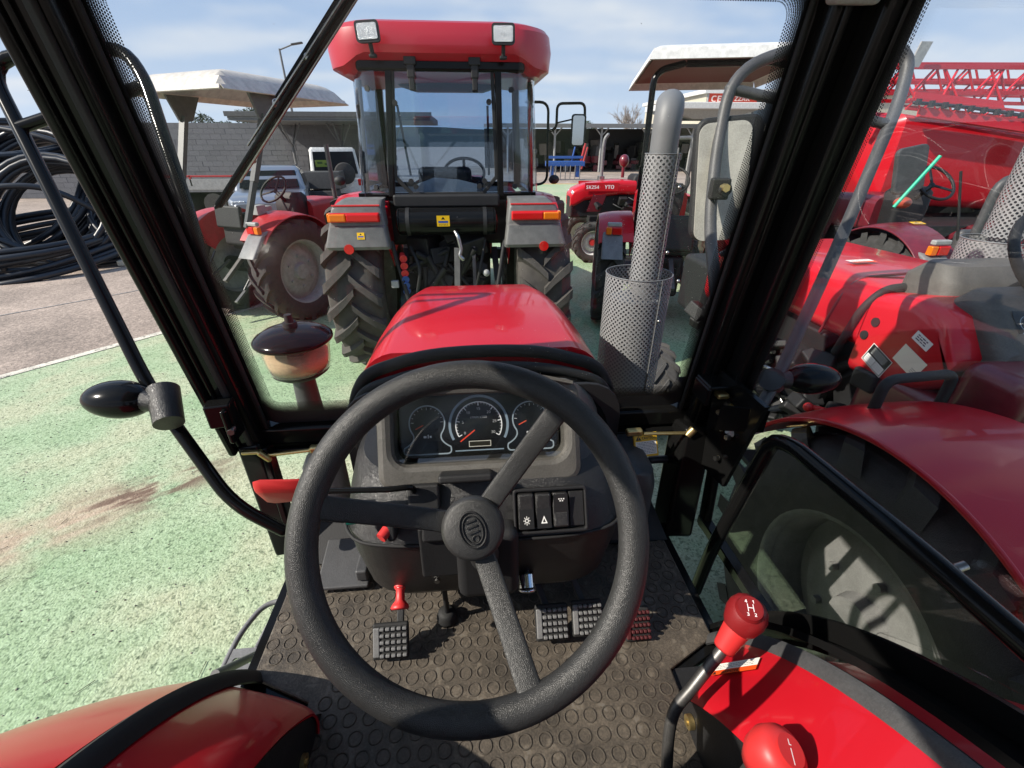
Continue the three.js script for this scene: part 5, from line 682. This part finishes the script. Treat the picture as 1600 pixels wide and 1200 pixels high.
function car(name, label, cat, pos, ry, o) {
  const T = thing(name, label, cat, pos, ry), { L, w, h, paint } = o, hood = o.hood ?? .95;
  const s = (z, hw, b, t) => rrect(hw * 2, t - b, .1, 3).map(([x, y]) => [x, (t + b) / 2 + y, z]);
  part(T, 'body', [loft([s(-L / 2, w * .42, .35, hood - .22), s(-L / 2 + .2, w * .5, .28, hood - .1), s(-L * .2, w * .5, .28, hood), s(L * .3, w * .5, .28, hood + .02), s(L / 2 - .1, w * .5, .3, hood), s(L / 2, w * .45, .35, hood - .1)])], paint);
  part(T, 'cabin', [loft([[hood - .02, L * .30, w * .48], [hood + .25, L * .25, w * .45], [h - .08, o.boxy ? L * .245 : L * .19, w * .42], [h, o.boxy ? L * .23 : L * .16, w * .38]].map(([y, d, hw]) => rrect(hw * 2, d * 2, .08, 3).map(([x, z]) => [x, y, z + L * (o.boxy ? .19 : .08)])))], paint);
  const gl = (x0, x1, yz0, yz1) => slab([x0, yz0[0], yz0[1]], [x1, yz0[0], yz0[1]], [x1 * .92, yz1[0], yz1[1]], [x0 * .92, yz1[0], yz1[1]], .01);
  const cz = L * (o.boxy ? .19 : .08), fr = (t) => mix(L * .30, L * (o.boxy ? .25 : .20), t) + .012; parts(T, 'window', [gl(-w * .40, w * .40, [hood + .03, cz - fr(0)], [h - .1, cz - fr(1)]), gl(-w * .40, w * .40, [hood + .06, cz + fr(0)], [h - .12, cz + fr(1)]), ...[-1, 1].map((k) => slab([k * (w * .475 + .01), hood + .05, cz - L * .25], [k * (w * .475 + .01), hood + .05, cz + L * .24], [k * (w * .43 + .01), h - .12, cz + L * .18], [k * (w * .43 + .01), h - .12, cz - L * .17], .01))], M.black);
  for (const x of [-1, 1]) for (const z of [-1, 1]) { const Wh = sub(T, 'wheel', [x * w * .44, .32, z * L * .31]); part(Wh, 'tyre', [lathe([[.19, -.1], [.3, -.1], [.32, 0], [.3, .1], [.19, .1]], [0, 0, 0], [1, 0, 0], 24)], M.tyre); part(Wh, 'rim', [rod([-.06, 0, 0], [.06, 0, 0], .19, .19, 16)], M.grey); }
  parts(T, 'headlamp', [-1, 1].map((k) => box(.28, .14, .06, [k * w * .36, hood - .22, -L / 2 + .06], undefined, .03)), M.lens); parts(T, 'tail_lamp', [-1, 1].map((k) => box(.16, .2, .05, [k * w * .42, hood - .2, L / 2 - .01], undefined, .02)), M.redLens); part(T, 'bumper', [box(w * .9, .16, .12, [0, .42, -L / 2 + .02], undefined, .05), box(w * .9, .16, .12, [0, .42, L / 2 - .02], undefined, .05)], M.matt); o.more?.(T); return T;
}
car('off_roader', 'white boxy off-roader with spare wheel on its back, parked under the carport', 'car', [-4.95, 0, -18.4], 18, { L: 3.8, w: 1.7, h: 1.86, paint: M.white, boxy: 1, hood: 1.02, more(T) { part(T, 'spare_wheel', [lathe([[.0, -.1], [.3, -.1], [.33, 0], [.3, .1], [0, .1]], [.25, 1.1, 2.0], [0, 0, 1], 24)], M.tyre); const t = print(64, 32, (x) => { x.fillStyle = '#7c8c35'; x.fillRect(0, 0, 64, 32); x.fillStyle = '#39501c'; x.fillRect(8, 8, 20, 10); x.fillRect(36, 14, 18, 10); }); stick(T, 'window_sticker', .5, .2, t, [-.35, 1.4, 1.82], [1, 0, 0], [0, 1, 0]); } });
car('parked_car', 'dark saloon car with pale bonnet behind the cream canopy tractor', 'car', [-5.3, 0, -13.6], 196, { L: 4.2, w: 1.72, h: 1.45, paint: mat('silver_blue_paint', [.20, .22, .26], .3, { metal: .4, x: { clearcoat: 1 } }) });
car('pickup', 'small white pickup facing the yard by the grey shed door at right', 'pickup', [22.6, 0, -47], 196, { L: 4.4, w: 1.75, h: 1.9, paint: M.white, boxy: 1 });
{ const T = thing('flat_trailer', 'low dark trailer with a pale side board behind the canopy tractor', 'trailer', [-8.2, 0, -16]); part(T, 'bed', [box(4, .12, 1.8, [0, .75, 0]), box(4, .30, .05, [0, .9, .9])], M.pale); part(T, 'wheel', [-.5, .5].map((x) => rod([x, .33, -.9], [x, .33, .9], .33)), M.tyre); part(T, 'rail', [box(3.4, .05, .05, [.3, 1.12, .9]), ...[-1.2, 0, 1.2].map((x) => box(.05, .3, .05, [x, 1.0, .9]))], M.redOld); }
{ const T = thing('storage_box', 'dark boxes stacked below the carport roof beside the off-roader', 'boxes', [-5.0, 0, -16.0]); part(T, 'crate', [box(1.5, .5, .6, [.2, .95, 0], undefined, .02), box(1.3, .6, .6, [.1, .35, 0], undefined, .02)], M.greyP); }
{ const L = thing('street_lamp', 'tall thin grey street lamp with a single arm above the carport', 'street lamp', [-9.75, 0, -30]); part(L, 'pole', [rod([0, 0, 0], [0, 6.4, 0], .09, .05)], M.grey); part(L, 'arm', [rod([0, 6.35, 0], [.75, 6.6, 0], .035)], M.grey); part(L, 'lamp_head', [box(.6, .08, .22, [.95, 6.63, 0], [0, 0, .15], .03)], M.greyP); }
function mast(label, pos, h, w) { const T = thing('lattice_mast', label, 'mast', pos), g = []; for (const a of [-1, 1]) for (const b of [-1, 1]) g.push(rod([a * w, 0, b * w], [a * w * .25, h, b * w * .25], .05, .04, 6)); const n = Math.round(h / 1.1); for (let i = 0; i < n; i++) { const t = i / n, u = (i + 1) / n, k = w * (1 - .75 * t), m = w * (1 - .75 * u); g.push(rod([-k, t * h, k], [m, u * h, m], .03, .03, 5), rod([k, t * h, k], [-m, u * h, m], .03, .03, 5), rod([-k, t * h, k], [k, t * h, k], .03, .03, 5)); } part(T, 'lattice', g, M.dsteel); part(T, 'cross_arm', [rod([-w * 2.4, h * .86, 0], [w * 2.4, h * .86, 0], .05), rod([-w * 1.8, h * .97, 0], [w * 1.8, h * .97, 0], .05)], M.dsteel); return T; }
mast('lattice power mast rising behind the block wall at far left', [-66, 0, -90], 11, 1.3); mast('thin ladder-like mast above the carport roof', [-35.5, 0, -90], 9.4, .35);
// ---------------------------------------------------------------- buildings at right, open shed
{
  const B = thing('showroom', 'cream building with a red lettered sign at the back right', 'building', [0, 0, 0]);
  part(B, 'wall', [box(22, 5.6, 14, [30.4, 2.8, -48], undefined, .02)], M.cream); part(B, 'roof_edge', [box(22.6, .3, 14.6, [30.4, 5.7, -48])], M.white);
  const t = print(512, 160, (x) => { x.fillStyle = '#c2361f'; x.fillRect(0, 0, 512, 160); x.fillStyle = '#f4ddd0'; x.font = 'bold 96px sans-serif'; x.fillText('CE', 20, 104); x.font = 'bold 70px sans-serif'; x.fillText('ZZAR', 270, 92); lines(x, 300, 112, 170, 1, 20, '#f4ddd0', 18); });
  const sg = sub(B, 'sign'); part(sg, 'sign_board', [box(4.2, 1.05, .12, [21.6, 5.12, -40.9])], M.redDark); stick(sg, 'sign_face', 4.1, .98, t, [21.6, 5.12, -40.83], [1, 0, 0], [0, 1, 0]);
  for (const x of [24.4, 28, 31.6]) { const w = sub(B, 'window'); part(w, 'frame', [box(1.8, 1.7, .1, [x, 4.3, -40.98])], M.greyP); part(w, 'pane', [box(1.5, 1.4, .04, [x, 4.3, -40.92])], mat('dark_pane', [.06, .08, .1], .05)); }
  part(B, 'roller_door', [box(4.2, 2.6, .1, [21.8, 1.3, -40.97])], M.pale); part(B, 'downpipe', [rod([19.5, 0, -40.9], [19.5, 5.5, -40.9], .08)], M.pale);
  const A = thing('canopy_roof', 'white cantilever roof in front of the cream building', 'roof', [18, 0, -38.5]); part(A, 'fascia', [box(7.2, .42, 5, [0, 4.4, 0], undefined, .05)], M.white); part(A, 'soffit', [loft([[-3.3, .5], [-1.2, .05], [1.5, .05], [3.5, .6]].map(([x, d]) => [[x, 4.2, -2], [x, 4.2, 2], [x, 4.15 - (.6 - d), 1.5], [x, 4.15 - (.6 - d), -1.5]]))], M.pale); part(A, 'post', [rod([1.9, 0, -1], [1.9, 4.2, -1], .14), rod([1.9, 2.9, -1], [.4, 4.1, -1], .08), rod([1.9, 2.9, -1], [3.3, 4.1, -1], .08)], M.pale);
  const S = thing('open_shed', 'long low open shed with dark inside and pale posts at the back', 'shed', [12, 0, -42]); part(S, 'roof', [box(21, .28, 9, [0, 3.3, 0], [.03, 0, 0], .02)], M.grey); part(S, 'back_wall', [box(21, 3.2, .2, [0, 1.6, -4.2])], M.greyP); for (let i = 0; i < 6; i++) part(S, 'post', [rod([-9 + i * 3.6, 0, 4], [-9 + i * 3.6, 3.2, 4], .08), rod([-9 + i * 3.6, 2.5, 4], [-9.6 + i * 3.6, 3.15, 4], .05), rod([-9 + i * 3.6, 2.5, 4], [-8.4 + i * 3.6, 3.15, 4], .05)], M.pale);
  const cl = []; for (let i = 0; i < 60; i++) cl.push(box(rr(.2, 1.2), rr(.2, 1.4), rr(.3, .9), [rr(-9.5, 7), rr(.2, 1.9), rr(-3, 2)], [0, rr(0, 2), rr(-.2, .2)], .02)); part(S, 'stored_goods', cl, M.dsteel); const c2 = []; for (let i = 0; i < 14; i++) c2.push(box(rr(.3, .9), rr(.2, .6), .5, [rr(-4, 2), rr(.2, .9), rr(0, 3)], [0, rr(0, 2), 0], .02)); part(S, 'stored_goods', c2, M.redDark);
  const Bm = thing('blue_implement', 'blue farm implement standing behind the big cab tractor, by the shed', 'implement', [5.9, 0, -30]); part(Bm, 'frame', [box(2.4, .3, .5, [0, .9, 0], undefined, .04), box(.2, .7, .3, [-.8, .5, 0]), box(.2, .7, .3, [.8, .5, 0]), box(2.2, .14, .14, [0, 1.25, 0]), rod([.4, 1, 0], [.7, 2.4, 0], .05)], M.blue); parts(Bm, 'tine', Array.from({ length: 7 }, (_, i) => rod([-.9 + i * .3, .8, .3], [-.95 + i * .3, .05, .5], .03)), M.dsteel); part(Bm, 'red_arm', [rod([.9, .6, 0], [1.2, 2.0, 0], .07), rod([1.0, .6, .2], [1.3, 1.8, .2], .05)], M.redOld);
}
// ---------------------------------------------------------------- red boom sprayer
{
  const S = thing('boom_sprayer', 'big red crop sprayer with folded lattice booms at the right edge', 'sprayer', [7.3, 0, -6.2]);
  part(S, 'tank', [loft([[-1.75, 1.55, 2.26, .7], [-1.5, 1.2, 2.38, 1.1], [.4, 1.1, 2.16, 1.2], [2.4, 1.2, 2.0, 1.1], [2.8, 1.35, 1.9, .8]].map(([x, b, t, d]) => rrect(d * 1.6, t - b, .12, 5).map(([z, y]) => [x, (t + b) / 2 + y + .10 * (y > 0 ? -z / d : 0), z - 1.0])), { crease: .7 })], M.red); part(S, 'tank_frame', [box(4, .2, 1.2, [.3, .9, 0]), box(.3, .5, 1.0, [-1.2, .7, 0]), box(.3, .5, 1.0, [1.2, .7, 0])], M.matt);
  for (const z of [-.95, .95]) { const w = wheelGroup(S, 'wheel', { R: .7, w: .35, rim: .4, lugs: 18, mat: M.pale }); w.position.set(.6, .7, z); w.rotation.y = z > 0 ? -Math.PI / 2 : Math.PI / 2; }
  const truss = (a, b, h, n, r) => { a = V(...a); b = V(...b); const g = [bar(a, b, r * 2.4, r * 2.4), bar([a.x, a.y - h, a.z], [b.x, b.y - h, b.z], r * 2.2, r * 2.4), bar([a.x + .12, a.y - h * .5, a.z - .25], [b.x + .12, b.y - h * .5, b.z - .25], r * 2, r * 2)]; for (let i = 0; i < n; i++) { const p = a.clone().lerp(b, i / n), q = a.clone().lerp(b, (i + .5) / n), e = a.clone().lerp(b, (i + 1) / n); g.push(rod([p.x, p.y - h, p.z], q, r * .7, undefined, 7), rod(q, [e.x, e.y - h, e.z], r * .7, undefined, 7), rod(q, [q.x + .12, q.y - h * .5, q.z - .25], r * .6, undefined, 6)); } return g; };
  const bm = (a, b, h, n, r) => part(S, 'boom', truss(a, b, h, n, r), M.red); bm([-2.4, 2.81, -.2], [1.6, 2.84, -.2], .28, 9, .02); bm([-2.4, 2.70, -.5], [1.6, 2.66, -.5], .22, 11, .018); bm([-2.2, 2.94, -1.0], [1.8, 2.98, -1.0], .32, 8, .02); bm([-1.6, 2.46, -.1], [1.4, 2.22, .1], .10, 14, .012);
  part(S, 'boom_plate', [slab([-1.55, 2.54, -.12], [-.32, 2.44, -.06], [-.32, 2.36, -.05], [-1.55, 2.47, -.11], .03)], M.red); part(S, 'boom_plank', [slab([-1.5, 2.36, -.02], [1.6, 2.02, .12], [1.6, 1.90, .14], [-1.5, 2.26, 0], .05)], M.red);
  parts(S, 'boom_strut', Array.from({ length: 10 }, (_, i) => { const t = i / 9; return rod([mix(-1.5, 1.4, t), 2.44 - .2 * t, -.08], [mix(-1.6, 1.3, t) + (i % 2 ? .3 : -.2), 2.8, -.2], .014, .014, 6); }), M.red);
  part(S, 'spray_hose', [pipe([[-1.6, 2.42, 0], [-.8, 2.36, .04], [0, 2.27, .08], [1.2, 2.15, .14]], .02, { smooth: 1 }), pipe([[-.5, 2.9, .2], [-.1, 3.06, .4], [.2, 3.0, .5]], .025, { smooth: 1 })], M.hose); part(S, 'nozzle', Array.from({ length: 16 }, (_, i) => { const t = i / 15; return box(.05, .07, .05, [mix(-1.6, 1.2, t), 2.42 - .26 * t, .06 + .06 * t]); }), M.matt);
  part(S, 'mast', [box(.14, 1.6, .2, [.5, 2.5, .4], undefined, .02), box(.4, .5, .3, [.9, 3.0, .3], undefined, .03)], M.matt);
  part(S, 'boom_rest', [rod([-2.4, 1.2, -1], [-2.4, 3.0, -1], .04), slab([-1.75, 2.8, -.1], [-1.62, 2.8, -.1], [-1.55, 3.06, -.1], [-1.7, 3.06, -.1], .02)], M.pale);
}
{ const G = thing('glove', 'orange yellow work glove hung on a rod behind the right pillar', 'glove', [3.55, 2.10, -4.6]); const g = [loft([[-.10, .05, .04], [-.03, .055, .045], [.04, .06, .04], [.08, .05, .03]].map(([y, w, d]) => rrect(w * 2, d * 2, d * .8, 4).map(([x, z]) => [x, y, z]))), ...[-.042, -.014, .014, .042].map((x, i) => rod([x, .06, 0], [x * 1.35, .14 - .02 * Math.abs(i - 1.5), .02], .016, .013)), rod([.05, .0, 0], [.095, .06, .02], .016, .013)]; part(G, 'glove_shell', g.map((q) => mv(q, [0, 0, 0], [.2, .4, -.9])), M.yellow); part(G, 'rod', [rod([.02, -.8, 0], [0, .1, 0], .012)], M.dsteel); }
// ---------------------------------------------------------------- trees and bushes
function foliage(T, name, n, R, c, s, m, seedv) { // leaf clumps through an uneven crown
  const pos = [], L = []; for (let i = 0; i < 9; i++) L.push([c[0] + rr(-1, 1) * R[0] * .7, c[1] + rr(-.6, .7) * R[1], c[2] + rr(-1, 1) * R[2] * .7, rr(.3, .55)]);
  const v = V(), a = V(), b = V(); for (let i = 0; i < n; i++) { const q = L[Math.floor(rnd() * L.length)]; v.set(rr(-1, 1), rr(-1, 1), rr(-1, 1)); if (v.length() > 1) v.normalize(); const p = V(q[0] + v.x * R[0] * q[3], q[1] + v.y * R[1] * q[3], q[2] + v.z * R[2] * q[3]); a.set(rr(-1, 1), rr(-1, 1), rr(-1, 1)).normalize().multiplyScalar(s * rr(.6, 1.3)); b.set(rr(-1, 1), rr(-1, 1), rr(-1, 1)).normalize().multiplyScalar(s * .5); pos.push(...p.clone().add(a).toArray(), ...p.clone().add(b).toArray(), ...p.clone().sub(a).toArray()); }
  const g = new THREE.BufferGeometry(); g.setAttribute('position', new THREE.Float32BufferAttribute(pos, 3)); g.computeVertexNormals(); part(T, name, g, m);
}
const leafD = mat('dark_evergreen', [.035, .05, .022], .8), leafB = mat('brown_scrub', [.12, .085, .05], .9), bark = mat('bark', [.12, .10, .085], .9);
function tree(label, pos, h, R, n, s, m) { const T = thing('tree', label, 'tree', pos); const g = [rod([0, 0, 0], [0, h * .7, 0], h * .03, h * .015)]; for (let i = 0; i < 7; i++) { const a = i * 2.4; g.push(rod([0, h * (.3 + .06 * i), 0], [Math.cos(a) * R[0] * .6, h * (.55 + .05 * i), Math.sin(a) * R[2] * .6], h * .01, h * .004, 6)); } part(T, 'trunk', g, bark); foliage(T, 'crown', n, R, [0, h * .68, 0], s, m); }
tree('dark evergreen trees behind the block wall, left one', [-19.6, 0, -41], 4.3, [2.0, 1.3, 1.5], 2600, .16, leafD); tree('dark evergreen tree behind the block wall nearer the carport', [-16.6, 0, -42], 4.7, [1.7, 1.4, 1.5], 2400, .16, leafD); tree('brown scrubby tree at the right end of the block wall', [-6.3, 0, -34], 3.3, [1.5, 1.5, 1.2], 2600, .11, leafB); tree('small dark evergreen tree behind the open shed', [15, 0, -62], 4.9, [1.8, 1.1, 1.4], 1500, .2, leafD);
function bareTree(label, pos, h) { const T = thing('bare_tree', label, 'tree', pos), g = []; const grow = (p, d, l, r, k) => { const e = p.clone().addScaledVector(d, l); g.push(rod(p, e, r, r * .65, k > 2 ? 7 : 4)); if (k) for (let i = 0; i < (k > 2 ? 4 : 3); i++) grow(p.clone().lerp(e, rr(.55, 1)), d.clone().add(V(rr(-.7, .7), rr(-.1, .5), rr(-.7, .7))).normalize(), l * rr(.62, .85), r * .6, k - 1); }; grow(V(0, 0, 0), V(0, 1, 0), h * .3, h * .022, 5); part(T, 'trunk', g, mat('pale_bark', [.3, .26, .23], .9)); }
bareTree('leafless pale tree beyond the shed roof, left of the exhaust stack', [23.2, 0, -70], 8.2); bareTree('leafless tree standing over the low scrub at centre back', [-8.6, 0, -44], 5.5);
{ const g = []; const P = []; for (let i = 0; i <= 60; i++) { const a = -1.2 + i / 60 * 2.4, r = 420, hgt = 6 + 12 * fbm(i * .16 + 3, 8, 4); P.push([[r * Math.sin(a), -1, -r * Math.cos(a)], [r * Math.sin(a), hgt, -r * Math.cos(a)], [(r + 40) * Math.sin(a), -1, -(r + 40) * Math.cos(a)]]); } struct('hills', loft(P, { caps: false }), mat('far_hills', [.10, .13, .14], 1)); }
renderer.render(scene, camera);
